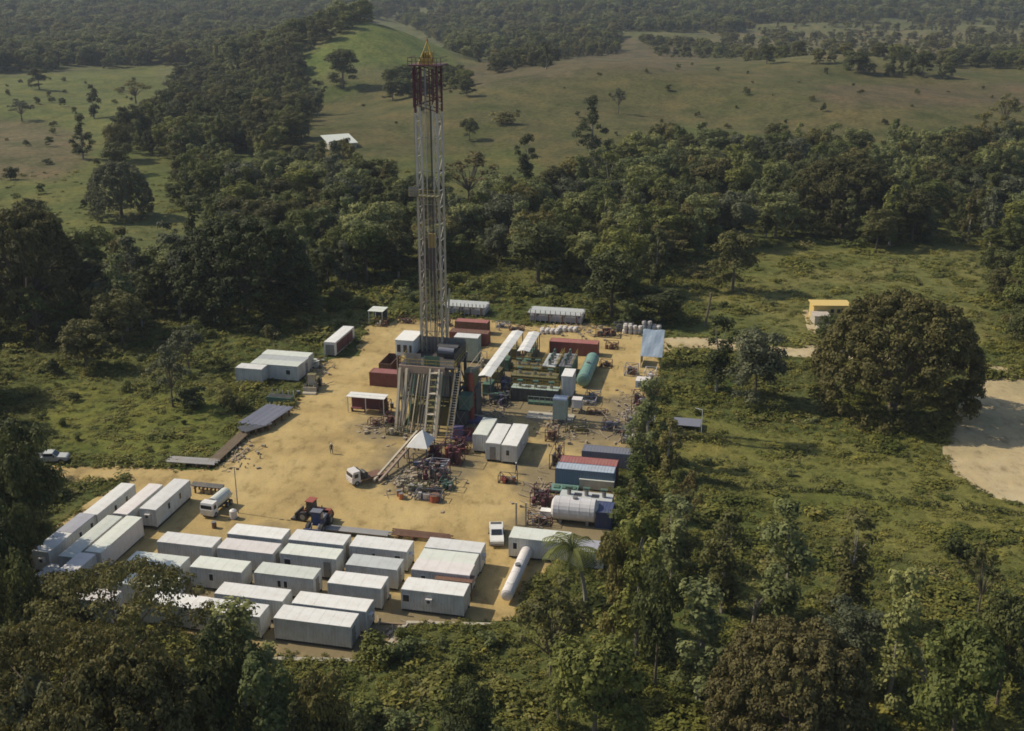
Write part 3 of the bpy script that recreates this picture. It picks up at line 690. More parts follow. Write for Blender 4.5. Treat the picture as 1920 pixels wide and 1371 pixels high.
for k in range(10):      # stands of drill pipe leaning in the racking board
    bars('racked_pipe', [((MX0 + .5 + k * .3, MY0 - .5, FZ), (MX0 + .55 + k * .28, MY0 - .2, 36.8))], .045, RUST if k % 2 else STEEL)
# racking board
RB = 37.3
rbp = part('racking_board', MB().box(MX0 - 1.0, MX0 + MW + .5, MY0 - 1.9, MY0 - .2, RB - .12, RB).box(MX0 - 1.0, MX0 - .2, MY0 - .2, MY0 + 2.2, RB - .12, RB), OLIVE, RIG)
bars('guard_rail', [((MX0 - 1, MY0 - 1.9, RB + z), (MX0 + MW + .5, MY0 - 1.9, RB + z)) for z in (.5, 1.0)] + [((MX0 - 1, MY0 - 1.9, RB + z), (MX0 - 1, MY0 + 2.2, RB + z)) for z in (.5, 1.0)] + [((MX0 - 1 + k * .87, MY0 - 1.9, RB), (MX0 - 1 + k * .87, MY0 - 1.9, RB + 1)) for k in range(7)], .035, YELLOW, rbp)
for k in range(7): bars('finger', [((MX0 - .6 + k * .75, MY0 - 1.85, RB + .05), (MX0 - .6 + k * .75, MY0 - .3, RB + .05))], .05, STEEL, rbp)
part('wind_screen', MB().corr(MX0 - 1, MX0 + .6, MY0 - 1.75, RB + .02, RB + 1.5, .04, .3), STEEL, rbp)
# dark red top section with crown block and yellow crown platform
for k in range(7):
    for yy in (MY0 - .1, MY0 + MD + .1): bars('mast_brace', [((MX0 + (.2 if k % 2 else MW - .2), yy, 50.4 + k * .95), (MX0 + (MW - .2 if k % 2 else .2), yy, 51.3 + k * .95))], .09, DKRED)
part('crown_platform', MB().box(MX0 - .8, MX0 + MW + .8, MY0 - .8, MY0 + MD + .8, Z1 + .02, Z1 + .22), DKRED, RIG)
for k in range(7): bars('sheeting_rib', [((MX0 - .2 + k * .65, MY0 - .22, 50.9 + .5 * (k % 3)), (MX0 - .2 + k * .65, MY0 - .22, 56.9))], .13, STEEL if k == 3 else DKRED)
bars('guard_rail', [((MX0 - .8, MY0 - .8, Z1 + z), (MX0 + MW + .8, MY0 - .8, Z1 + z)) for z in (.7, 1.3)] + [((MX0 + MW + .8, MY0 - .8, Z1 + z), (MX0 + MW + .8, MY0 + MD + .8, Z1 + z)) for z in (.7, 1.3)] + [((MX0 - .8, MY0 - .8, Z1 + z), (MX0 - .8, MY0 + MD + .8, Z1 + z)) for z in (.7, 1.3)] + [((MX0 - .8 + k * .66, MY0 - .8, Z1 + .2), (MX0 - .8 + k * .66, MY0 - .8, Z1 + 1.3)) for k in range(9)], .05, DKRED)
cb = part('crown_block', MB().box(MX0 + .9, MX0 + MW - .9, MY0 + .5, MY0 + MD - .5, Z1 + .24, Z1 + 1.1), YELLOW, RIG)
for k in range(5): part('sheave', MB().bar((MX0 + 1.05 + k * .36, MY0 + MD / 2, Z1 + 1.5), (MX0 + 1.2 + k * .36, MY0 + MD / 2, Z1 + 1.5), .62, 14), YELLOW, cb)
bars('gin_pole', [((MX0 + .5, MY0 + .4, Z1 + .2), (MX0 + MW / 2, MY0 + MD / 2, Z1 + 3.6)), ((MX0 + MW - .5, MY0 + .4, Z1 + .2), (MX0 + MW / 2, MY0 + MD / 2, Z1 + 3.6)), ((MX0 + MW / 2, MY0 + MD - .3, Z1 + .2), (MX0 + MW / 2, MY0 + MD / 2, Z1 + 3.6))], .09, YELLOW)
part('beacon', MB().bar((MX0 + MW / 2, MY0 + MD / 2, Z1 + 3.6), (MX0 + MW / 2, MY0 + MD / 2, Z1 + 4.0), .12, 8), ORANGE, RIG)
# rear A-frame holding the mast
for x in (MX0 - .6, MX0 + MW + .6): bars('a_frame_leg', [((x, Y1 - .4, FZ), (x, MY0 + MD + .2, 21))], .18, TAN)
# doghouse and cabins on the drill floor
def floor_cab(px, L, Wd, H, z, label, wallm, roofm, op=()):
    s, t = S(px[0], px[1], z + H); T = thing('doghouse', label, 'cabin', W(s + L / 2, t + Wd / 2, z), -AZ)
    part('wall', wall_shell(L, Wd, 0, H - .1), wallm, T); part('roof', MB().box(-L / 2 - .1, L / 2 + .1, -Wd / 2 - .1, Wd / 2 + .1, H - .09, H + .03), roofm, T)
    for (u, w_) in op: dd = part('window', MB().box(-L / 2 + u * L - w_ / 2, -L / 2 + u * L + w_ / 2, -Wd / 2 - .1, -Wd / 2 - .06, .5, H - .7), WHITE, T); part('pane', MB().box(-L / 2 + u * L - w_ / 2 + .08, -L / 2 + u * L + w_ / 2 - .08, -Wd / 2 - .12, -Wd / 2 - .105, .6, H - .8), GLASS, dd)
    return T
s, t = S(748, 640, FZ + 2.6)
T = floor_cab((741, 637), 3.1, 5.2, 2.7, FZ - .02, 'white doghouse with dark window panels at the left of the drill floor', WHITE, WHITE, ((.2, .8), (.55, .8), (.85, .6)))
bars('bracket', [((-1.4, -2.3, 0), (1.4, 2.3, -4)), ((-1.4, 2.3, 0), (1.4, -2.3, -4))], .12, TAN, T)
for x in (-1.4, 1.4):
    for y in (-2.4, 2.4): bars('support_leg', [((x, y, 0), (x, y, -FZ + .02))], .14, TAN, T)
s, t = S(852, 650, 3.0)
T = cabin(s, t, 4.6, 2.6, 5.0, 'white-roofed cabin right behind the rig, pale green side', roof=WHITE, wall=PGREEN, skid=.3)
# red flow pipe and purple base unit right of the rig
p = P(884, 790); T = thing('mud_gas_separator', 'upright red cylinder standing right of the rig on a purple-blue skid', 'vessel', p, -AZ)
part('shell', MB().bar((0, 0, .5), (0, 0, 8.2), .52, 14), BRRED, T); part('cap', MB().bar((0, 0, 8.2), (0, 0, 8.7), .52, 14, .2), BRRED, T); part('skid', MB().box(-1.5, 1.5, -1.2, 1.2, 0, .5), PURPLE, T)
for k in range(3): part('flange', MB().bar((0, 0, 2 + 2.2 * k), (0, 0, 2.15 + 2.2 * k), .64, 14), BRRED, T)
bars('vent_pipe', [((0, 0, 8.7), (0, 0, 9.4)), ((0, 0, 9.3), (1.4, 2.0, 9.3)), ((.6, 0, 1.2), (2.4, -.4, 1.2)), ((2.4, -.4, 1.2), (2.4, -.4, .2))], .13, TAN, T)
# blow-out preventer rack, pumps etc: purple-blue machine below
T = thing('closing_unit', 'purple-blue pump unit with bottles at the foot of the red cylinder', 'machine', P(868, 822), -AZ)
part('base', MB().box(-2.0, 2.0, -1.1, 1.1, 0, .4), PURPLE, T); part('housing', MB().box(-1.8, 0, -.9, .9, .42, 1.9), PURPLE, T)
for k in range(6): part('bottle', MB().bar((.3 + k * .28, .3, .42), (.3 + k * .28, .3, 1.9), .12, 8), DKRED, T)

# ------------------------------------------------------------------ engine sheds: two long white roofs
def shed(a_px, b_px, wd, h, label, roofm=WHITE):
    a, b = P(*a_px, h), P(*b_px, h); d = b - a; L = d.length; rz = math.atan2(d.y, d.x)
    T = thing('engine_shed', label, 'shed', Vector((a.x, a.y, 0)), rz, 'engine sheds right of the rig')
    n = 10
    for k in range(n):
        x0 = L * k / n; x1 = L * (k + 1) / n - .03; m = MB(); zz = h - .02 * (k % 2)
        m.add([(x0, -wd / 2, zz), (x1, -wd / 2, zz), (x1, 0, zz + .25), (x0, 0, zz + .25), (x1, wd / 2, zz), (x0, wd / 2, zz)] + [(x0, -wd / 2, zz - .06), (x1, -wd / 2, zz - .06), (x1, 0, zz + .19), (x0, 0, zz + .19), (x1, wd / 2, zz - .06), (x0, wd / 2, zz - .06)],
              [(0, 1, 2, 3), (3, 2, 4, 5), (7, 6, 9, 8), (8, 9, 11, 10), (0, 6, 7, 1), (5, 4, 10, 11), (0, 3, 9, 6), (3, 5, 11, 9), (1, 7, 8, 2), (2, 8, 10, 4)]); part('roof_panel', m, roofm, T)
    for k in range(6):
        for y in (-wd / 2 + .1, wd / 2 - .1): part('post', MB().box(-.08, .08, -.08, .08, 0, h - .1), STEEL, T, loc=(.3 + (L - .6) * k / 5, y, 0))
    for k in range(4):
        x = L * (k + .5) / 4; e = part('engine', MB().box(x - 1.7, x + 1.0, -.8, .8, .5, 2.1).box(x - 1.9, x + 2.1, -.9, .9, .15, .45), OLIVE if k % 2 else GREENP, T)
        part('generator', MB().bar((x + 1.05, 0, 1.2), (x + 2.0, 0, 1.2), .7, 10), DARKST, e); part('exhaust', MB().bar((x - .3, .3, 2.1), (x - .3, .3, h - .3), .12, 8), RUST, e)
    return T
shed((908, 706), (971, 621), 2.3, 4.2, 'left, longer white-roofed engine shed right of the rig')
shed((981, 659), (1002, 623), 2.3, 4.2, 'right, shorter white-roofed engine shed right of the rig')
# mud pumps and tanks
def mudtank(px, L, Wd, H, label, mt, z=0, rails=True, topm=None, along='c'):
    s, t = S(px[0], px[1], H); T = thing('mud_tank', label, 'tank', W(s + L / 2, t + Wd / 2) if along == 'c' else W(s + Wd / 2, t + L / 2), -AZ if along == 'c' else -AZ + math.pi / 2)
    part('tank_body', wall_shell(L, Wd, .3, H, .9, .07), mt, T); part('skid', MB().box(-L / 2, L / 2, -Wd / 2 + .1, Wd / 2 - .1, 0, .3), DARKST, T)
    m = MB(); m.box(-L / 2, L / 2, -Wd / 2, Wd / 2, H - .05, H + .03); part('walkway', m, topm or OLIVE, T)
    for k in range(3): a = part('agitator', MB().bar((-L / 3 + k * L / 3, 0, H + .03), (-L / 3 + k * L / 3, 0, H + .9), .3, 10), STEEL, T); part('motor', MB().bar((-L / 3 + k * L / 3 - .5, 0, H + 1.1), (-L / 3 + k * L / 3 + .5, 0, H + 1.1), .22, 8), GREENP, a)
    for k in range(2): part('hatch', MB().box(-L / 6 + k * L / 3 - .5, -L / 6 + k * L / 3 + .5, -.5, .5, H + .03, H + .12), DARKST, T)
    if rails:
        sg = []
        for y in (-Wd / 2, Wd / 2):
            sg += [((-L / 2, y, H + z_), (L / 2, y, H + z_)) for z_ in (.5, 1.05)] + [((-L / 2 + L * k / 8, y, H), (-L / 2 + L * k / 8, y, H + 1.05)) for k in range(9)]
        bars('guard_rail', sg, .035, YELLOW, T)
    return T
mudtank((958, 704), 8.3, 2.8, 3.0, 'olive mud tank with railed walkway, front one beside the engine sheds', OLIVE)
mudtank((962, 688), 5.2, 2.8, 3.2, 'olive mud tank with railed walkway, second from the front', OLIVE, topm=OLIVE)
mudtank((1016, 687), 7.6, 2.5, 3.3, 'pale grey-green topped tank running back from the olive mud tanks', OLIVE, topm=GREYROOF, along='d')
mudtank((1046, 687), 7.6, 2.5, 3.0, 'grey-topped tank between the pale topped tank and the teal tank', GREENP, topm=STEEL, along='d')
T = mudtank((958, 727), 8.4, 2.2, 2.4, 'pale green frame tank in front of the olive mud tanks', DARKST, topm=PGREEN)
s, t = S(990, 758); T = thing('sump_frame', 'low green open frame in front of the mud tanks', 'frame', W(s, t), -AZ)
part('basin', MB().box(0, 7, 0, 2.2, 0, .5), GREENP, T); bars('guard_rail', [((0, 0, z_), (7, 0, z_)) for z_ in (.9, 1.5)] + [((k, 0, 0), (k, 0, 1.5)) for k in range(8)], .06, PGREEN, T)
T = thing('sand_trap_slab', 'flat pale concrete slab in front of the green frame', 'slab', W(*S(985, 785)), -AZ); part('slab', MB().box(0, 8, 0, 3.0, 0, .25), CONC, T)
def tower(px, w_, d_, h, label, mt, topm, name='silo'):
    s, t = S(*px); T = thing(name, label, 'tank', W(s + w_ / 2, t + d_ / 2), -AZ)
    part('body', wall_shell(w_, d_, 1.0, h, .5, .05), mt, T); part('lid', MB().box(-w_ / 2 - .05, w_ / 2 + .05, -d_ / 2 - .05, d_ / 2 + .05, h, h + .12), topm, T)
    for x in (-1, 1):
        for y in (-1, 1): part('leg', MB().box(x * (w_ / 2 - .1) - .09, x * (w_ / 2 - .1) + .09, y * (d_ / 2 - .1) - .09, y * (d_ / 2 - .1) + .09, 0, 1.02), STEEL, T)
    return T
tower((1036, 796), 2.2, 2.0, 4.4, 'pale grey-green hopper tank right of the concrete slab', PGREEN, BLUETOP)
tower((1052, 752), 1.9, 4.0, 4.6, 'tall white-topped box tank behind the pale hopper', GREYROOF, WHITE)
tower((1072, 775), 1.6, 1.6, 2.4, 'small pinkish box tank right of the pale hopper', WHITE_P, WHITE_P)
# sacks, drums and crates near the tanks
def sacks(px, n, label, mt=SACKC, grp=None):
    T = thing('sack_pile', label, 'sacks', P(*px), -AZ, grp); rnd = random.Random(px[0])
    for k in range(n):
        m = MB(); x, y, z = (k % 4) * 1.05 - 1.6, (k // 4 % 2) * 1.05, (k // 8) * .95; j = rnd.uniform(-.1, .1)
        vs = []
        for zz, q in ((0, .42), (.25, .5), (.7, .5), (.9, .38)):
            vs += [(x + j + q * math.cos(a_) , y + q * math.sin(a_), z + zz) for a_ in [math.pi / 4 * i for i in range(8)]]
        fs = [(i * 8 + a_, i * 8 + (a_ + 1) % 8, (i + 1) * 8 + (a_ + 1) % 8, (i + 1) * 8 + a_) for i in range(3) for a_ in range(8)] + [tuple(range(7, -1, -1)), tuple(range(24, 32))]
        m.add(vs, fs); part('sack', m, mt, T)
sacks((1186, 626), 14, 'pile of pale bulk sacks left of the blue-grey tarpaulin')
sacks((1222, 618), 10, 'pale bulk sacks stacked behind the blue-grey tarpaulin')
sacks((1030, 626), 8, 'row of pale sacks in front of the back rack')
sacks((1064, 622), 8, 'row of small sacks beside the back rack at its right')
# tarpaulin-covered stack
T = thing('tarpaulin_shelter', 'blue-grey tarpaulin sloping over a frame at the far right corner of the pad', 'shelter', W(*S(1200, 690)), -AZ)
m = MB(); nn = 7
def tarp_z(u, v): return 2.4 + 4.3 * v + .12 * math.sin(u * 9) * math.sin(v * 7)
vs = [(4.1 * i / nn, 3.6 * j / nn, tarp_z(i / nn, j / nn)) for j in range(nn + 1) for i in range(nn + 1)]
vs += [(a_, b_, c_ - .03) for a_, b_, c_ in vs]; q = (nn + 1) ** 2
m.add(vs, [(j * (nn + 1) + i, j * (nn + 1) + i + 1, (j + 1) * (nn + 1) + i + 1, (j + 1) * (nn + 1) + i) for j in range(nn) for i in range(nn)] + [(q + j * (nn + 1) + i, q + (j + 1) * (nn + 1) + i, q + (j + 1) * (nn + 1) + i + 1, q + j * (nn + 1) + i + 1) for j in range(nn) for i in range(nn)])
part('tarpaulin', m, TARP, T)
for (x, y, h) in ((.1, .1, 2.35), (3.9, .1, 2.35), (.1, 3.5, 6.5), (3.9, 3.5, 6.5)): part('pole', MB().bar((x, y, 0), (x, y, h), .07, 6), STEEL, T)
part('side_sheet', MB().box(.0, .05, .3, 4.6, .2, 2.8), MAUVE, T)

# ------------------------------------------------------------------ back racks, hut, canopies
def rack(px, L, Wd, h, label, n=14, mt=STEEL, full=False):
    T = thing('pipe_rack', label, 'rack', W(*S(*px)), -AZ, None)
    for k in range(4): x = L * (k + .5) / 4; part('trestle', MB().box(x - .12, x + .12, 0, Wd, h - .25, h).box(x - .1, x + .1, .1, .3, 0, h - .25).box(x - .1, x + .1, Wd - .3, Wd - .1, 0, h - .25), RUST, T)
    if h > 1.5:
        for k in range(11): part('stake', lambda: MB().box(-.07, .07, -.07, .07, 0, h + 1.0), CONC, T, loc=(L * (k + .5) / 11, -.12, 0), key=('stake', h))
        part('lower_pipes', MB().box(.3, L - .3, .35, Wd - .35, .35, h - .5), MAUVE, T)
    rnd = random.Random(px[0])
    for k in range(n):
        y = .1 + (Wd - .2) * (k + .5) / n; o = rnd.uniform(-.3, .3); part('pipe', lambda: MB().bar((0, 0, 0), (L * .97, 0, 0), .115, 6), mt, T, loc=(o, y, h + .12), key=('pipe', round(L, 1)))
    return T
rack((832, 590), 9.6, 5.0, 1.9, 'grey pipe rack at the very back, right behind the mast', 16, GREYROOF)
rack((990, 604), 12.0, 5.5, 1.9, 'pale grey pipe rack at the back edge of the pad, centre right', 18, GREYROOF)
rack((610, 1002), 9.0, 1.6, .5, 'low grey pipe row just behind the middle back row cabin', 7)
rack((732, 1010), 8.2, 2.0, .4, 'low rusty pipe row behind the right back row cabin', 7, RUST)
def slant_rack(a_px, b_px, wd, h, label, n, mt=STEEL):
    a, b = P(*a_px), P(*b_px); d = b - a; T = thing('pipe_rack', label, 'rack', a, math.atan2(d.y, d.x)); L = d.length
    for k in range(4): x = L * (k + .5) / 4; part('trestle', MB().box(x - .12, x + .12, 0, wd, h - .25, h).box(x - .1, x + .1, .1, .3, 0, h - .25).box(x - .1, x + .1, wd - .3, wd - .1, 0, h - .25), RUST, T)
    rnd = random.Random(n)
    for k in range(n):
        y = .1 + (wd - .2) * (k + .5) / n; part('pipe', lambda: MB().bar((0, 0, 0), (L, 0, 0), .115, 6), mt, T, loc=(rnd.uniform(-.3, .3), y, h + .12), key=('spipe', round(L, 1), mt.name))
    return T
slant_rack((498, 812), (551, 776), 5.2, 1.0, 'broad grey pipe rack at the left edge of the dirt, far part', 20, MAUVE)
slant_rack((462, 822), (512, 806), 3.0, .9, 'small grey pipe rack just in front of the broad one', 12, STEEL)
slant_rack((412, 872), (470, 818), 2.0, .5, 'narrow strip of brownish pipes at the left edge of the dirt', 8, WOOD)
slant_rack((312, 874), (402, 880), 2.4, .5, 'pipe row at the bend where the road meets the pad', 9, STEEL)
rack((358, 925), 5.0, 1.6, 1.0, 'dark loaded rack behind the long white containers', 6, DARKST)
def canopy(px, L, Wd, h, label, roofm=WHITE, clutter=DKRED, name='canopy'):
    s, t = S(px[0], px[1], h); T = thing(name, label, 'canopy', W(s, t), -AZ)
    part('roof', MB().box(-.1, L + .1, -.1, Wd + .1, h - .08, h).box(-.1, L + .1, Wd * .48, Wd * .52, h, h + .05), roofm, T)
    for x in (.1, L / 2, L - .1):
        for y in (.1, Wd - .1): part('post', MB().box(x - .06, x + .06, y - .06, y + .06, 0, h - .08), WHITE, T)
    part('bench', MB().box(.4, L * .45, .5, 1.2, .6, .7).box(.5, .6, .5, 1.2, 0, .6).box(L * .43, L * .44, .5, 1.2, 0, .6), clutter, T)
    part('back_board', MB().box(.1, L - .1, Wd - .2, Wd - .14, .1, h - .5), clutter, T)
    return T
canopy((650, 743), 6.6, 2.2, 3.0, 'white flat-roofed shelter on posts left of the rig foot')
s, t = S(690, 583, 3.0)
T = canopy((690, 583), 3.2, 3.6, 2.8, 'small pale-roofed hut at the far left corner of the pad', WHITE_G, DARKST, 'hut')
T = thing('tent_canopy', 'white pitched tent canopy at the foot of the V-door ramp', 'canopy', W(*S(762, 868)), -AZ)
m = MB(); m.add([(0, 0, 2.6), (3.4, 0, 2.6), (3.4, 4.4, 2.6), (0, 4.4, 2.6), (1.9, 2.6, 4.6)], [(0, 1, 4), (1, 2, 4), (2, 3, 4), (3, 0, 4), (0, 3, 2, 1)]); part('cover', m, WHITE, T)
for x in (.1, 3.3):
    for y in (.1, 4.3): part('pole', MB().bar((x, y, 0), (x, y, 2.6), .06, 6), STEEL, T)

# ------------------------------------------------------------------ catwalk ramp beam, scrap and red machinery in front of the rig
a, b = P(706, 908), P(788, 838); d = b - a; T = thing('pipe_ramp', 'long tan steel pipe ramp slanting down from the tent canopy to the white truck', 'ramp', a, math.atan2(d.y, d.x)); L = d.length
a0, b0 = Vector((0, 0, .5)), Vector((L, 0, 2.6))
for y in (-.45, .45): part('rail', MB().bar(a0 + Vector((0, y, 0)), b0 + Vector((0, y, 0)), .22), PINKT if y < 0 else TAN, T)
for k in range(12): q = a0.lerp(b0, (k + .5) / 12); part('rung', MB().box(q.x - .08, q.x + .08, -.4, .4, q.z - .05, q.z + .05), RUST, T)
for k in range(4): q = a0.lerp(b0, (k + .8) / 4.2); part('leg', MB().box(q.x - .08, q.x + .08, -.45, -.3, 0, q.z - .1).box(q.x - .08, q.x + .08, .3, .45, 0, q.z - .1), RUST, T)
def frame_box(name, label, cat, px, L, Wd, H, mt, seed=0, fill_=0, mats=None, rz=-AZ, z=0):
    """a lattice skid of bars with assorted machinery in it"""
    T = thing(name, label, cat, P(*px) + Vector((0, 0, z)), rz); rnd = random.Random(seed); m = MB()
    for x in (0, L):
        for y in (0, Wd): m.box(x - .05, x + .05, y - .05, y + .05, 0, H)
    for z_ in (0.1, H):
        m.bar((0, 0, z_), (L, 0, z_), .05); m.bar((0, Wd, z_), (L, Wd, z_), .05); m.bar((0, 0, z_), (0, Wd, z_), .05); m.bar((L, 0, z_), (L, Wd, z_), .05)
    n = max(1, int(L / max(H, 1)))
    for k in range(n): m.bar((L * k / n, 0, 0), (L * (k + 1) / n, 0, H), .05); m.bar((L * k / n, Wd, H), (L * (k + 1) / n, Wd, 0), .05)
    part('frame', m, mt, T); mats = mats or [mt, STEEL, DARKST]
    for k in range(int(fill_ * 1.3)):
        x, y = rnd.uniform(.2, L - .7), rnd.uniform(.1, Wd - .5); h = rnd.uniform(.3, .85) * H; q = rnd.choice(mats)
        if rnd.random() < .5: part('housing', MB().box(x, min(L - .06, x + rnd.uniform(.3, L * .25)), y, min(Wd - .06, y + rnd.uniform(.3, Wd * .4)), .12, h), q, T)
        elif rnd.random() < .6: part('cylinder', MB().bar((x, y, .12), (x, y, h), rnd.uniform(.15, .3), 9), q, T)
        else: part('pipe', MB().bar((x, y, rnd.uniform(.2, H)), (min(L, x + rnd.uniform(1, 3)), y + rnd.uniform(0, .5), rnd.uniform(.2, H)), .08, 6), q, T)
    return T
frame_box('pump_skid', 'dark red machinery skid between the rig foot and the three white containers', 'machine', (828, 872), 3.0, 2.6, 3.4, DKRED, 1, 12, [DKRED, BRRED, DKRED, DARKST])
frame_box('pump_skid', 'dark red machinery pile in front of the tent canopy', 'machine', (784, 905), 4.2, 2.6, 2.6, DKRED, 2, 14, [DKRED, BRRED, DARKST, STEEL])
frame_box('tool_rack', 'dark steel rack under the tent canopy', 'rack', (768, 882), 3.2, 2.0, 2.0, DARKST, 3, 10, [DARKST, STEEL, DKBLUE])
frame_box('tool_basket', 'olive and grey basket of fittings left of the dark red pile', 'basket', (757, 925), 3.4, 2.0, 1.3, OLIVE, 4, 12, [OLIVE, STEEL, CONC, GREENP])
frame_box('tool_basket', 'blue and white basket of fittings nearest the camera in the scrap', 'basket', (778, 938), 3.8, 1.6, 1.2, SLATE, 5, 12, [DKBLUE, SACKC, DARKST, GREYROOF])
frame_box('tool_basket', 'green and grey basket right of the dark red pile', 'basket', (824, 920), 2.0, 1.8, 1.6, GREENP, 6, 8, [GREENP, STEEL])
frame_box('pump_skid', 'maroon winch and pump left of the rig foot, by the flat-roofed shelter', 'machine', (720, 800), 3.0, 1.8, 2.0, DKRED, 7, 9, [DKRED, RUST, DARKST])
frame_box('steel_platform', 'olive steel platform left of the rig foot', 'platform', (724, 816), 2.6, 1.0, 1.6, OLIVE, 8, 5, [OLIVE, CONC])
frame_box('tool_rack', 'rusty rack right of the flat-roofed shelter', 'rack', (712, 776), 1.6, 1.6, 2.2, RUST, 9, 7, [RUST, DARKST])
frame_box('small_pump', 'small red and dark pump alone on the dirt below the three white containers', 'machine', (934, 906), 2.6, 1.4, 1.2, DARKST, 10, 7, [DARKST, REDROOF, BRRED])
frame_box('winch_skid', 'dark red winch with brown trestle left of the green skid', 'machine', (994, 950), 2.4, 3.0, 2.2, DKRED, 11, 10, [DKRED, DARKST, RUST])
frame_box('crate_frame', 'rusty brown trestle left of the silver tank', 'frame', (986, 984), 3.4, 1.6, 1.4, RUST, 12, 7, [RUST, DARKST, MAUVE])
frame_box('scaffold', 'brown leaning scaffold left of the red-roofed container', 'frame', (1030, 880), 1.3, 5.5, 2.4, RUST, 13, 8, [RUST, DKRED, DARKST])
frame_box('generator_skid', 'white-topped generator with dark red base at the right edge of the pad', 'machine', (1184, 768), 3.0, 3.6, 2.4, DKRED, 14, 10, [DKRED, DARKST, WHITE_P])
frame_box('scrap_skid', 'grey and brown scrap frame below the white-topped generator', 'machine', (1172, 800), 3.2, 3.0, 1.6, STEEL, 15, 12, [STEEL, MAUVE, DARKST, SACKC])
frame_box('scrap_skid', 'dark scrap frame at the pad edge beside the grey containers', 'machine', (1165, 832), 2.8, 3.0, 1.2, DARKST, 16, 9, [DARKST, STEEL, CONC])
frame_box('valve_skid', 'dark rusty valve skid right of the teal tank', 'machine', (1124, 690), 2.2, 2.0, 1.2, RUST, 17, 7, [RUST, DARKST])
frame_box('valve_skid', 'brown valve skid before the pink box tank', 'machine', (1088, 760), 2.6, 2.0, 1.0, MAUVE, 18, 8, [MAUVE, STEEL, CONC])
frame_box('dark_crate', 'dark crate row left of the sack pile at the back edge', 'crate', (1116, 632), 5.2, 2.0, 2.0, DARKST, 19, 10, [DARKST, RUST, DKRED])
frame_box('rusty_tank_frame', 'dark rusty frame in front of the small pale-roofed hut', 'frame', (700, 612), 3.0, 1.6, 1.5, RUST, 20, 6, [RUST, CONC])
frame_box('equipment_skid', 'dark equipment between the long white-roofed cabin and the grey-white cabins', 'machine', (572, 690), 3.0, 4.0, 1.6, DARKST, 21, 9, [DARKST, WHITE_G, RUST])
frame_box('pipe_support', 'yellow-tan pipe bridge between the rig and the engine shed', 'frame', (880, 716), 1.2, 9.0, 3.0, TAN, 22, 6, [TAN, YELLOW])
frame_box('equipment_skid', 'dark machinery under the near end of the left engine shed', 'machine', (908, 762), 4.0, 4.0, 2.2, DARKST, 23, 14, [DARKST, GREENP, STEEL, PURPLE])
frame_box('equipment_skid', 'dark pump between the engine shed and the pale green frame tank', 'machine', (930, 735), 3.0, 4.0, 2.6, DARKST, 24, 12, [DARKST, DKBLUE, STEEL])
# white housing on the generator
T = thing('white_housing', 'small white housing on top of the generator at the right edge of the pad', 'housing', W(*S(1190, 752), 2.42), -AZ); part('body', MB().box(0, 2.4, .2, 2.6, 0, 1.3), WHITE_P, T); part('grille', MB().box(.4, 2.0, .12, .18, .2, 1.0), STEEL, T)
# dark skip with white posts, left edge
T = thing('waste_skip', 'dark green skip with white upright posts at the left edge of the dirt', 'skip', W(*S(500, 757)), -AZ)
part('tub', MB().box(0, 4.4, 0, 1.8, .1, 1.3), GREENP, T); part('inside_shade_plate', MB().box(.15, 4.25, .15, 1.65, 1.31, 1.34), BLACK, T)  # tub is solid; black plate on top paints the shade of a hollow inside
for k in range(5): part('post', MB().box(.2 + k, .34 + k, 1.85, 2.0, 0, 2.0), SACKC, T)
# green flat skid and pale box before the silver tank
T = thing('flat_skid', 'flat green steel skid behind the silver tank', 'skid', W(*S(1030, 925)), -AZ); part('deck', MB().box(0, 4.0, 0, 2.2, .3, .6), TEAL, T); part('runner', MB().box(0, 4.0, .2, .4, 0, .3).box(0, 4.0, 1.8, 2.0, 0, .3), DARKST, T)
for k in range(3): part('hatch', MB().box(.5 + k * 1.2, 1.3 + k * 1.2, .6, 1.5, .6, .75), GREENP, T)
T = mudtank((1048, 932), 7.4, 2.4, 1.7, 'pale grey-green tank with hatches between the flat green skid and the blue box', PGREEN, rails=False, topm=GREYROOF)
T = thing('cargo_basket', 'long pale basket in front of the blue container', 'basket', W(*S(1086, 918)), -AZ); part('tray', MB().box(0, 5.0, 0, 1.0, .2, 1.6), CONC, T); part('rim', MB().box(-.05, 5.05, -.05, 1.05, 1.6, 1.7), WHITE_G, T)
T = thing('fuel_cube', 'small white and orange box left of the silver tank', 'box', W(*S(1012, 972)), -AZ); part('box', MB().box(0, 1.5, 0, 1.2, .2, 1.1), WHITE, T); part('base', MB().box(-.1, 1.6, -.1, 1.3, 0, .2), ORANGE, T)
T = thing('drum_tank', 'rusty round drum on the dirt below the scrap baskets', 'drum', P(815, 940)); part('shell', MB().bar((0, 0, 0), (0, 0, 1.0), .7, 16), BRRED, T); part('lid', MB().bar((0, 0, 1.0), (0, 0, 1.06), .74, 16), RUST, T)
rnd = random.Random(4)
dl = ['rust drum left of the scrap baskets', 'second rust drum left of the scrap baskets', 'brown drum below the tank truck', 'red drum near the light pole', 'orange drum at the right of the small red pump', 'dark drum behind the flat-roofed shelter', 'blue drum by the waste skip']
for (px, lb, mt) in zip(((748, 930), (752, 936), (402, 990), (440, 972), (962, 905), (735, 765), (560, 742)), dl, (RUST, ORANGE, RUST, BRRED, ORANGE, DARKST, DKBLUE)):
    T = thing('oil_drum', lb, 'drum', P(*px)); part('shell', MB().bar((0, 0, 0), (0, 0, .9), .32, 12), mt, T); part('lid', MB().bar((0, 0, .9), (0, 0, .93), .34, 12), STEEL, T)

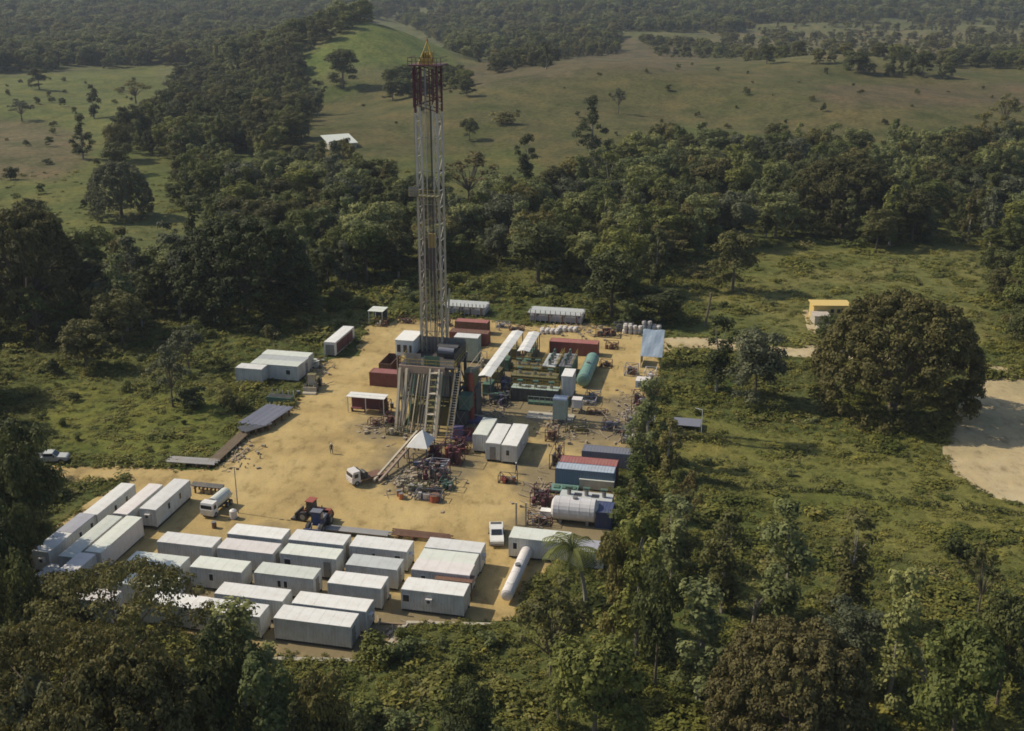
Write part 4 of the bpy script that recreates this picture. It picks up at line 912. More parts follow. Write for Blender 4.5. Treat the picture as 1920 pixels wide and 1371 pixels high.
# ------------------------------------------------------------------ vehicles
def wheel(parent, x, y, r=.38, wd=.26):
    t_ = part('wheel', lambda: MB().bar((0, -wd / 2, 0), (0, wd / 2, 0), r, 16), BLACK, parent, loc=(x, y, r), key=('wheel', r, wd))
    part('rim', lambda: MB().bar((0, -wd / 2 - .02, 0), (0, wd / 2 + .02, 0), r * .55, 10), STEEL, t_, key=('rim', r, wd)); return t_
def prism(pts, y0, y1):
    m = MB(); n = len(pts); m.add([(x, y0, z) for x, z in pts] + [(x, y1, z) for x, z in pts], [tuple(range(n)), tuple(range(n, 2 * n))[::-1]] + [(k, n + k, n + (k + 1) % n, (k + 1) % n) for k in range(n)]); return m
def pickup(pos, rz, mt, label):
    T = thing('pickup_truck', label, 'pickup', pos, rz)
    part('body', prism([(2.6, .45), (2.6, .95), (2.45, 1.05), (1.2, 1.15), (-2.6, 1.15), (-2.6, .45)], -.9, .9), mt, T)
    part('cab', prism([(1.2, 1.152), (.55, 1.72), (-.75, 1.75), (-1.0, 1.152)], -.8, .8), mt, T)
    part('windscreen', MB().add([(1.22, -.7, 1.19), (1.22, .7, 1.19), (.62, .66, 1.71), (.62, -.66, 1.71)], [(0, 1, 2, 3)]).add([(1.20, -.7, 1.17), (1.20, .7, 1.17), (.60, .66, 1.69), (.60, -.66, 1.69)], [(3, 2, 1, 0)]), GLASS, T)
    part('rear_window', MB().box(-1.02, -.9, -.62, .62, 1.3, 1.62), GLASS, T)
    for sy in (-1, 1): part('side_window', MB().box(-.75, .6, *sorted((sy * .79, sy * .815)), 1.25, 1.62), GLASS, T); part('headlight', MB().box(2.58, 2.63, *sorted((sy * .5, sy * .82)), .75, .92), GREYROOF, T); part('mirror', MB().box(.7, .85, *sorted((sy * .92, sy * 1.1)), 1.15, 1.35), BLACK, T)
    part('cargo_bed', MB().box(-2.5, -1.15, -.75, .75, 1.154, 1.16), DARKST, T); part('bumper', MB().box(2.6, 2.72, -.85, .85, .4, .6), STEEL, T)
    for x in (1.7, -1.65):
        for y in (-.84, .84): wheel(T, x, y)
pickup(P(931, 1010), -AZ - math.pi / 2 + .25, WHITE, 'white pickup parked by the right side of the camp, between the cabins')
pickup(P(96, 866), .1, GREYROOF, 'grey-white pickup at the far left end of the dirt road, under the bushes')
def truck(pos, rz, label, cabm, loadm, kind):
    T = thing('truck', label, 'truck', pos, rz); T.scale = (.78, .84, .84)
    part('chassis', MB().box(-3.6, 2.4, -.45, .45, .6, .85), DKRED if kind == 'flat' else DARKST, T)
    part('cab', prism([(3.3, .6), (3.35, 1.6), (3.0, 2.7), (1.6, 2.75), (1.5, .6)], -1.15, 1.15), cabm, T)
    part('windscreen', MB().box(3.2, 3.3, -1.0, 1.0, 1.65, 2.4), GLASS, T)
    for sy in (-1, 1): part('side_window', MB().box(2.0, 2.8, *sorted((sy * 1.15, sy * 1.18)), 1.6, 2.3), GLASS, T); part('headlight', MB().box(3.33, 3.38, *sorted((sy * .7, sy * 1.0)), .8, 1.0), SACKC, T)
    if kind == 'tank':
        m = MB(); m.bar((-3.4, 0, 1.85), (1.2, 0, 1.85), 1.0, 18); part('tank', m, loadm, T); part('ladder', MB().box(-3.5, -3.42, -.3, .3, .8, 2.6), STEEL, T)
    else:
        part('deck', MB().box(-3.6, 1.3, -1.15, 1.15, .86, 1.02), RUST, T); part('winch', MB().bar((.3, -.8, 1.6), (.3, .8, 1.6), .55, 12), loadm, T); part('headache_rack', MB().box(1.1, 1.25, -1.1, 1.1, 1.03, 2.6), DARKST, T)
    for x in (2.3, -1.8, -2.9):
        for y in (-1.0, 1.0): wheel(T, x, y, .5, .32)
truck(P(407, 958), -AZ - math.pi / 2 - .08, 'white tank truck parked at the left of the pad by the light pole', WHITE, WHITE_G, 'tank')
truck(P(685, 902), -AZ - math.pi / 2 - .75, 'white-cab winch truck with red-brown deck at the foot of the pipe ramp', WHITE_P, DARKST, 'flat')
def tractor(pos, rz, label, mt, mt2, name='wheel_loader', cat='loader'):
    T = thing(name, label, cat, pos, rz)
    part('body', MB().box(-2.0, .2, -.7, .7, .8, 1.7), mt, T); part('cab', prism([(.2, 1.0), (1.3, 1.0), (1.2, 2.9), (.3, 2.9)], -.65, .65), mt2, T)
    part('roof', MB().box(.15, 1.35, -.75, .75, 2.91, 3.0), mt, T)
    for sy in (-1, 1): part('side_window', MB().box(.4, 1.1, *sorted((sy * .66, sy * .69)), 1.7, 2.7), GLASS, T); part('boom', MB().bar((1.2, sy * .5, 1.3), (2.7, sy * .5, .7), .12), mt, T)
    part('bucket', prism([(2.6, .15), (3.5, .1), (3.4, .3), (2.8, .45), (2.75, 1.2), (2.6, 1.2)], -1.2, 1.2), mt2, T); part('exhaust', MB().bar((-1.0, .3, 1.7), (-1.0, .3, 2.5), .07, 6), BLACK, T)
    for x in (-1.3, 1.6):
        for y in (-.95, .95): wheel(T, x, y, .72, .45)
tractor(P(588, 728), -AZ - math.pi / 2 + .15, 'olive-yellow wheel loader on the dirt near the grey-white cabins', OLIVE, TAN)
tractor(P(595, 975), -AZ - .1 + math.pi, 'red wheel loader parked behind the middle back row cabin', BRRED, DARKST)
tractor(P(600, 990), -AZ - math.pi / 2, 'dark blue tractor right in front of the red wheel loader', SLATE, DKBLUE, 'tractor', 'tractor')

# light pole, person, slim post
T = thing('light_pole', 'thin light pole standing at the left of the pad beside the tank truck', 'light pole', P(447, 962))
part('shaft', MB().bar((0, 0, 0), (0, 0, 7.0), .08, 8, .05), STEEL, T); part('arm', MB().bar((-.6, 0, 6.9), (.6, 0, 6.9), .04), STEEL, T)
for x in (-.5, .5): part('lamp_head', MB().box(x - .18, x + .18, -.15, .15, 6.65, 6.85), RUST, T)
T = thing('water_tank', 'small white plastic water tank at the foot of the light pole', 'tank', P(438, 972)); part('shell', MB().bar((0, 0, .1), (0, 0, 1.2), .5, 14).bar((0, 0, 1.2), (0, 0, 1.4), .5, 14, .2), WHITE_P, T); part('base', MB().box(-.55, .55, -.55, .55, 0, .1), WOOD, T)
def person(pos, rz, label):
    T = thing('person', label, 'person', pos, rz)
    J = {'pel': (0, 0, .95, .15), 'chest': (0, 0, 1.3, .17), 'neck': (0, 0, 1.52, .06), 'head': (0, .01, 1.66, .10), 'top': (0, .0, 1.76, .07)}
    for s_, sg in (('L', 1), ('R', -1)):
        J['hip' + s_] = (sg * .1, 0, .88, .11); J['kn' + s_] = (sg * .13, -.04 - .08 * sg, .5, .07); J['an' + s_] = (sg * .14, .03 - .16 * sg, .1, .045); J['to' + s_] = (sg * .15, -.12 - .16 * sg, .04, .035)
        J['sh' + s_] = (sg * .2, 0, 1.44, .065); J['el' + s_] = (sg * .28, .04, 1.16, .05); J['wr' + s_] = (sg * .28, -.07, .93, .035); J['ha' + s_] = (sg * .28, -.1, .84, .03)
    E_ = [('pel', 'chest'), ('chest', 'neck'), ('neck', 'head'), ('head', 'top')]
    for s_ in 'LR': E_ += [('pel', 'hip' + s_), ('hip' + s_, 'kn' + s_), ('kn' + s_, 'an' + s_), ('an' + s_, 'to' + s_), ('chest', 'sh' + s_), ('sh' + s_, 'el' + s_), ('el' + s_, 'wr' + s_), ('wr' + s_, 'ha' + s_)]
    ks = list(J); me = bpy.data.meshes.new('body'); me.from_pydata([J[k][:3] for k in ks], [(ks.index(a_), ks.index(b_)) for a_, b_ in E_], [])
    me.materials.append(CLOTH); o = bpy.data.objects.new('body', me); COL.objects.link(o); o.parent = T
    o.modifiers.new('skin', 'SKIN'); sub = o.modifiers.new('sub', 'SUBSURF'); sub.levels = 1; sub.render_levels = 1
    for i, k in enumerate(ks): me.skin_vertices[0].data[i].radius = (J[k][3],) * 2; me.skin_vertices[0].data[i].use_root = (k == 'pel')
    part('face', MB().box(-.06, .06, -.115, -.06, 1.58, 1.74), SKIN, T); part('helmet', MB().bar((0, 0, 1.72), (0, 0, 1.86), .145, 12, .06), WHITE, T)
person(P(622, 851), .4, 'lone worker in dark clothes and white helmet standing on the open dirt')
person(P(968, 888), 1.4, 'worker in dark clothes and white helmet below the three white containers')
T = thing('dark_post', 'tall dark weathered post in the brush behind the right of the pad', 'post', P(1322, 612)); part('shaft', MB().bar((0, 0, 0), (.9, 0, 7.5), .28, 7, .2), BARK, T)

# ------------------------------------------------------------------ the yellow building, distant roof, tarpaulin in the meadow
yb = P(1524, 600)
T = thing('yellow_building', 'yellow-walled building with two small windows, half hidden by the huge rain tree', 'building', yb, -.03)
w_ = part('wall', MB().box(0, 7.8, 0, 4, 0, 3.2), YWALL, T); part('wall', MB().box(-.6, 2.6, -4.0, -.02, 0, 2.0), CONC, T)
part('roof', MB().box(-.3, 8.1, -.3, 4.3, 3.2, 3.35), YWALL, T)
part('roof', MB().box(-.8, 2.8, -4.2, -.35, 2.0, 2.12), paint('pale_sheet_roof', (.52, .46, .38), .8), T)
for x in (3.6, 5.0): f = part('window', MB().box(x, x + .8, -.06, .04, 1.6, 2.5), WOOD, T); part('pane', MB().box(x + .08, x + .72, -.09, -.065, 1.68, 2.42), GLASS, f)
part('stone_heap', MB().box(-.8, 2.2, -9.5, -6.2, 0, .9).box(.4, 3.4, -12.0, -9.6, 0, .5), CONC, T)
p = G(618, 284); T = thing('farm_shed', 'small pale roof in the pasture left of the mast', 'shed', p, .5)
part('roof', MB().add([(0, 0, 2.6), (13, 0, 2.6), (13, 11, 5.2), (0, 11, 5.2), (0, 0, 2.4), (13, 0, 2.4), (13, 11, 5.0), (0, 11, 5.0)], [(0, 1, 2, 3), (7, 6, 5, 4), (0, 4, 5, 1), (1, 5, 6, 2), (2, 6, 7, 3), (3, 7, 4, 0)]), WHITE_G, T); part('wall', MB().box(.5, 12.5, .5, 10.5, 0, 2.39), CONC, T)
T = thing('tarpaulin_sheet', 'grey-blue sheet stretched over low poles in the brush right of the pad', 'tarpaulin', P(1255, 806), -AZ)
part('sheet', MB().box(0, 5, 0, 3.4, .9, .96), SLATE, T); part('pole', MB().bar((5.2, -.2, 0), (5.2, -.2, 4.0), .07, 6), WHITE, T); part('pole', MB().bar((5.2, -.2, 4.0), (4.0, 0, 4.2), .07, 6), WHITE, T)
for x in (.1, 4.9): part('pole', MB().bar((x, .1, 0), (x, .1, .9), .05, 6), WOOD, T)

# more machinery and loose material in front of the rig and along the right edge
EX = [((800, 862), 2.4, 2.0, 2.4, DKRED, 31, 'dark red pump stack at the rig foot right of the tent canopy'), ((846, 850), 2.6, 2.4, 3.0, DKRED, 32, 'dark red pump stack left of the three white containers'),
 ((806, 888), 2.6, 1.8, 1.8, MAUVE, 33, 'mauve-grey frame right beside the dark red machinery pile'), ((742, 912), 2.0, 1.6, 1.0, TAN, 34, 'small tan frame by the foot of the pipe ramp'), ((800, 925), 2.2, 1.4, 1.0, DARKST, 35, 'low dark frame between the two scrap baskets'),
 ((1205, 745), 2.6, 2.6, 1.6, RUST, 36, 'rusty frame behind the white-topped generator'), ((1196, 800), 2.6, 2.4, 1.4, MAUVE, 37, 'mauve-grey scrap frame at the right pad edge'), ((1150, 815), 3.0, 1.8, 1.0, CONC, 38, 'pale scrap frame above the slate-grey container'),
 ((1060, 812), 3.6, 2.0, 1.0, OLIVE, 39, 'olive frame on the rough ground above the red-roofed container'), ((1100, 778), 3.0, 1.6, .8, RUST, 40, 'low rusty frame on the mud behind the slate-grey container'), ((1135, 655), 2.4, 2.0, 1.3, RUST, 41, 'rusty frame right of the long faded red container'),
 ((1150, 622), 4.0, 1.6, 1.8, SLATE, 42, 'slate-grey frame left of the bulk sacks'), ((955, 620), 3.0, 1.4, .9, RUST, 43, 'low rusty frame behind the engine sheds'), ((745, 606), 3.6, 2.0, 1.2, RUST, 44, 'rusty frame between the hut and the mast'),
 ((1012, 950), 2.0, 2.0, 1.6, DKRED, 45, 'dark red frame touching the silver tank on its left'), ((690, 800), 2.0, 1.4, 1.2, RUST, 46, 'small rusty frame below the flat-roofed shelter'), ((870, 655), 3.0, 3.0, 2.4, DARKST, 47, 'dark machine block behind the right side of the rig'),
 ((860, 760), 3.0, 4.0, 3.6, DARKST, 48, 'dark tall machine block at the right foot of the rig')]
EX += [((1170, 705), 2.4, 2.6, 1.8, MAUVE, 51, 'mauve frame at the right pad edge above the white-topped generator'), ((1098, 752), 2.4, 2.0, 1.6, STEEL, 52, 'grey frame between the teal tank and the muddy yard'), ((1022, 828), 1.8, 2.4, 2.0, RUST, 53, 'rusty frame on the rough ground right of the three white containers'),
 ((1128, 808), 2.6, 2.0, 1.6, SLATE, 54, 'slate frame right behind the slate-grey container'), ((1208, 715), 2.0, 2.6, 2.0, WHITE_P, 55, 'pale frame in the row below the blue-grey tarpaulin'), ((820, 612), 3.0, 1.6, 1.6, RUST, 56, 'rusty frame right behind the mast at the back'), ((930, 615), 2.8, 1.4, 1.2, MAUVE, 57, 'mauve frame left of the far end of the engine sheds')]
for (px, L, Wd, H, mt, sd, lb) in EX: frame_box('equipment_skid', lb, 'machine', px, L, Wd, H, mt, sd, 11, [mt, mt, DARKST, RUST])
rnd = random.Random(77); m = MB()
for (px, py, sx, sy, n) in ((790, 905, 55, 28, 260), (1180, 790, 30, 45, 220), (1010, 945, 25, 40, 110), (730, 800, 50, 25, 110), (1060, 800, 60, 30, 140), (1080, 620, 120, 12, 170), (430, 850, 50, 25, 150), (900, 770, 60, 50, 150), (760, 1190, 60, 20, 60), (600, 690, 20, 30, 60), (340, 870, 40, 8, 90)):
    for k in range(n):
        q = P(rnd.gauss(px, sx * .55), rnd.gauss(py, sy * .55)); s_ = rnd.uniform(.06, .22); an = rnd.uniform(0, 3.14)
        if not inpoly(PAD, np.array([q.x]), np.array([q.y]))[0]: continue
        if rnd.random() < .5: m.bar(q + Vector((0, 0, .06)), q + Vector((math.cos(an), math.sin(an), rnd.uniform(0, .25))) * rnd.uniform(.5, 2.4) + Vector((0, 0, .06)), rnd.uniform(.04, .09), 4)
        else:
            d1 = Vector((math.cos(an), math.sin(an), 0)) * s_ * 1.6; d2 = Vector((-math.sin(an), math.cos(an), 0)) * s_; h = Vector((0, 0, rnd.uniform(.1, .5)))
            m.add([q - d1 - d2, q + d1 - d2, q + d1 + d2, q - d1 + d2, q - d1 - d2 + h, q + d1 - d2 + h, q + d1 + d2 + h, q - d1 + d2 + h], [(0, 3, 2, 1), (4, 5, 6, 7), (0, 1, 5, 4), (1, 2, 6, 5), (2, 3, 7, 6), (3, 0, 4, 7)])
DEB = paint('mixed_scrap', (.34, .28, .20), .8, wear=.6, dirt=(.48, .40, .28), scale=.35)
o = part('scrap_debris', m, DEB, None); o['kind'] = 'stuff'; o['label'] = 'loose pipes, offcuts and rubble lying about on the dirt'

# ------------------------------------------------------------------ trees: crowns of leaf clumps on a limbed trunk
def leaf_mesh(name, centers, normals, sizes, mat, rng, aspect=.62):
    n = len(centers)
    nr = normals / (np.linalg.norm(normals, axis=1, keepdims=True) + 1e-9)
    a = np.cross(nr, rng.normal(size=(n, 3))); a /= np.linalg.norm(a, axis=1, keepdims=True) + 1e-9
    b = np.cross(nr, a)
    s = sizes[:, None]
    droop = nr * s * .22
    v = np.stack([centers - a * s - droop, centers - b * s * aspect, centers + a * s - droop, centers + b * s * aspect], 1).reshape(-1, 3)
    me = bpy.data.meshes.new(name)
    me.vertices.add(4 * n); me.vertices.foreach_set('co', v.astype(np.float32).reshape(-1))
    me.loops.add(4 * n); me.loops.foreach_set('vertex_index', np.arange(4 * n, dtype=np.int32))
    me.polygons.add(n); me.polygons.foreach_set('loop_start', np.arange(0, 4 * n, 4, dtype=np.int32))
    me.polygons.foreach_set('loop_total', np.full(n, 4, dtype=np.int32))
    me.materials.append(mat); me.update(calc_edges=True); return me
def blobs_to_leaves(name, blobs, per, size, mat, seed, flat=.8, inner=.5):
    """blobs: list of (x, y, z, r); leaves lie on and just inside each blob, facing out and up"""
    rng = np.random.default_rng(seed); C = []; NN = []; SZ = []
    for (x, y, z, r) in blobs:
        n = int(per * r * r)
        d = rng.normal(size=(n, 3)); d /= np.linalg.norm(d, axis=1, keepdims=True)
        d[:, 2] = np.where(d[:, 2] < -.45, -d[:, 2], d[:, 2])
        lump = 1 + .22 * np.sin(d[:, 0] * 5 + x) * np.sin(d[:, 1] * 5 + y) + .14 * np.sin(d[:, 2] * 9 + z)
        rr = r * lump * (inner + (1 - inner) * rng.random(n) ** .45)
        c = np.array([x, y, z]) + d * rr[:, None] * np.array([1, 1, flat])
        C.append(c); NN.append(d + rng.normal(size=(n, 3)) * .36 + np.array([0, 0, .25])); SZ.append(size * (.6 + .8 * rng.random(n)))
    return leaf_mesh(name, np.concatenate(C), np.concatenate(NN), np.concatenate(SZ), mat, rng)
def limbs(name, h, r, tips, mat, fork=.4, n=6, lean=0):
    m = MB(); rnd = random.Random(name + str(h)); top = Vector((lean, 0, h * fork))
    p = Vector((0, 0, -.3)); rr = r * 1.35
    for k in range(1, 5):
        q = Vector((lean * k / 4 + rnd.uniform(-.1, .1) * r * 3, rnd.uniform(-.1, .1) * r * 3, h * fork * k / 4)); r2 = r * (1.2 - .1 * k)
        m.bar(p, q, rr, n, r2); p = q; rr = r2
    for t in tips:
        t = Vector(t); a = p; mid = a.lerp(t, .5) + Vector((rnd.uniform(-.3, .3), rnd.uniform(-.3, .3), (t - a).length * .10))
        m.bar(a, mid, rr * .55, 5, rr * .33); m.bar(mid, t, rr * .33, 4, rr * .1)
    return m.mesh(name, mat)
PROTO = {}
def proto(kind, trunk, crown, h, wdt): PROTO.setdefault(kind, []).append((trunk, crown, h, wdt))
def make_protos():
    rnd = random.Random(5)
    for s in range(4):      # round broadleaf trees, 12 m
        bl = []; tips = []
        for k in range(24):
            a = rnd.uniform(0, 6.283); e = rnd.uniform(-.35, 1) ; rad = 3.6 * math.cos(e * 1.2) * rnd.uniform(.55, 1.1)
            z = 7.4 + 3.5 * math.sin(e * 1.4) * rnd.uniform(.75, 1.15)
            b = (rad * math.cos(a), rad * math.sin(a), z, rnd.uniform(.95, 1.9)); bl.append(b); tips.append(b[:3])
        for k in range(13 if s else 5):
            a = rnd.uniform(0, 6.283); q = rnd.uniform(1.6, 3.9); bl.append((q * math.cos(a), q * math.sin(a), rnd.uniform(1.6, 6.2), rnd.uniform(.8, 1.5)))
        bl += [(rnd.uniform(-1, 1), rnd.uniform(-1, 1), 7.6, 2.2), (0, 0, 5.6, 2.0)]
        proto('round', limbs('round_trunk', 12, .24, tips[:9], BARK), blobs_to_leaves('round_crown', bl, 95, .23, FOL['green'], 10 + s), 12, 9.6)
    for s in range(4):      # tall vine-clad trees with foliage down to the ground, 15 m
        bl = []; tips = []; lean = rnd.uniform(-.8, .8)
        for k in range(34):
            z = rnd.uniform(1.0, 14.0); env = 2.7 * (0.75 + .45 * math.sin(z * .55 + s * 1.7)) * (1 if z < 12 else .6); a = rnd.uniform(0, 6.283)
            rad = env * rnd.uniform(.35, 1.05)
            b = (rad * math.cos(a) + lean * z / 15, rad * math.sin(a), z, rnd.uniform(.65, 1.35)); bl.append(b)
            if z > 7: tips.append(b[:3])
        proto('tall', limbs('tall_trunk', 15, .24, tips[:7], BARKP, .5), blobs_to_leaves('tall_crown', bl, 105, .23, FOL['green'], 30 + s, 1.0), 15, 6.4)
    for s in range(2):      # great dome-shaped rain trees, 18 m high, 27 m wide
        bl = []; tips = []
        for k in range(420):
            a = rnd.uniform(0, 6.283); q = math.sqrt(rnd.random()); rad = 12.3 * q
            top = 16.8 * max(.02, 1 - (q * .97) ** 3.0) ** .45 ; lo = 1.0 + 3.0 * (1 - q)
            z = max(lo, top * rnd.uniform(.84, 1.0)) if rnd.random() < .72 else rnd.uniform(lo, max(lo + .5, top))
            b = (rad * math.cos(a), rad * math.sin(a), z, rnd.uniform(.7, 1.5)); bl.append(b)
            if k % 20 == 0: tips.append(b[:3])
        for k in range(80):
            a = rnd.uniform(0, 6.283); rad = 12.4 * rnd.uniform(.72, 1.0); bl.append((rad * math.cos(a), rad * math.sin(a), rnd.uniform(.6, 7.5), rnd.uniform(.8, 1.5)))
        proto('rain', limbs('rain_tree_trunk', 17, .75, tips, BARK, .24, 8), blobs_to_leaves('rain_tree_crown', bl, 78, .25, FOL['brown'], 50 + s, .8, .6), 18, 27)
    for s in range(2):      # thin layered feathery crowns, 13 m high, 20 m wide
        bl = []; tips = []
        for k in range(170):
            a = rnd.uniform(0, 6.283); q = math.sqrt(rnd.random()); rad = 9.2 * q
            z = 11.6 - 4.4 * q * q - rnd.choice([0, 0, 1.3, 2.6]) + rnd.uniform(-.4, .4)
            b = (rad * math.cos(a), rad * math.sin(a), z, rnd.uniform(.7, 1.4)); bl.append(b)
            if k % 17 == 0: tips.append(b[:3])
        proto('feathery', limbs('feathery_trunk', 12, .34, tips, BARK, .35, 7), blobs_to_leaves('feathery_crown', bl, 70, .16, FOL['olive'], 70 + s, .38, .3), 13, 20)
    for s in range(3):      # thin twiggy crowns with the limbs showing, 10 m
        bl = []; tips = []
        for k in range(26):
            a = rnd.uniform(0, 6.283); e = rnd.uniform(0, 1.3); rad = 3.3 * math.cos(e) * rnd.uniform(.5, 1.1)
            b = (rad * math.cos(a), rad * math.sin(a), 5.0 + 4.4 * math.sin(e) * rnd.uniform(.6, 1.1), rnd.uniform(.5, 1.1)); bl.append(b); tips.append(b[:3])
        proto('thin', limbs('thin_trunk', 10, .17, tips, BARK, .3), blobs_to_leaves('thin_crown', bl, 100, .19, FOL['russet'], 90 + s, .8, .2), 10, 7.6)
    for s in range(3):      # big shrubs, 4 m
        bl = []
        for k in range(13):
            a = rnd.uniform(0, 6.283); q = rnd.random() ** .6; rad = 1.9 * q
            bl.append((rad * math.cos(a), rad * math.sin(a), rnd.uniform(.6, 3.1 - 1.2 * q), rnd.uniform(.6, 1.05)))
        proto('shrub', limbs('shrub_stem', 4, .09, [b[:3] for b in bl[:6]], BARK, .2, 5), blobs_to_leaves('shrub_crown', bl, 105, .20, FOL['brush'], 110 + s, .85), 4, 5)
make_protos()
def palm_proto():
    rnd = random.Random(3); m = MB(); p = Vector((0, 0, -.2)); r = .24
    for k in range(1, 8):
        q = Vector((.11 * k * k / 4, 0, 1.05 * k)); m.bar(p, q, r, 7, r * .93); p = q; r *= .93
    tr = m.mesh('palm_trunk', BARKP); top = p
    fr = []
    for k in range(17):
        a = k * 2.4 + rnd.uniform(-.2, .2); el = rnd.uniform(-.1, 1.15); L = rnd.uniform(3.2, 4.2); f = MB(); pts = []
        d = Vector((math.cos(a) * math.cos(el), math.sin(a) * math.cos(el), math.sin(el)))
        q = top.copy(); seg = 9
        for i in range(seg + 1):
            pts.append(q.copy()); d = (d + Vector((0, 0, -.17 - .02 * i))).normalized(); q = q + d * L / seg
        for i in range(seg):
            f.bar(pts[i], pts[i + 1], .035, 3, .03, False)
            dd = (pts[i + 1] - pts[i]).normalized(); side = dd.cross(Vector((0, 0, 1))).normalized(); up = side.cross(dd)
            ll = .95 * math.sin(math.pi * (i + 1.2) / (seg + 2)) + .15
            for j in range(2):
                b0 = pts[i].lerp(pts[i + 1], j / 2)
                for sg in (-1, 1):
                    tip = b0 + side * sg * ll + dd * ll * .55 - up * ll * .45
                    f.add([b0, b0 + dd * .16, tip], [(0, 1, 2)])
        fr.append(f.mesh('palm_frond', FOL['green']))
    return tr, fr
TREE_N = 0
KINDNAME = {'round': ('broadleaf_tree', 'tree'), 'tall': ('vine_clad_tree', 'tree'), 'rain': ('rain_tree', 'tree'), 'feathery': ('feathery_tree', 'tree'), 'thin': ('sparse_tree', 'tree'), 'shrub': ('shrub', 'shrub')}
TONED = {}
def toned(me, tone):
    """the crown mesh shared by every tree of that kind and leaf colour"""
    k = (me.name, tone)
    if k not in TONED:
        if me.materials[0] is FOL[tone]: TONED[k] = me
        else:
            c = me.copy(); c.materials.clear(); c.materials.append(FOL[tone]); TONED[k] = c
    return TONED[k]
def plant(kind, tone, pos, h, wdt, label, group=None, seed=None):
    rnd = random.Random(seed if seed is not None else int(pos.x * 7 + pos.y * 13))
    tr, cr, ph, pw = rnd.choice(PROTO[kind])
    nm, cat = KINDNAME[kind]
    t = thing(nm, label, cat, pos, rnd.uniform(0, 6.28), group)
    t.scale = (wdt / pw * rnd.uniform(.94, 1.06), wdt / pw * rnd.uniform(.94, 1.06), h / ph)
    part('trunk' if cat == 'tree' else 'stem', tr, None, t)
    part('crown' if cat == 'tree' else 'foliage', toned(cr, tone), None, t)
    return t

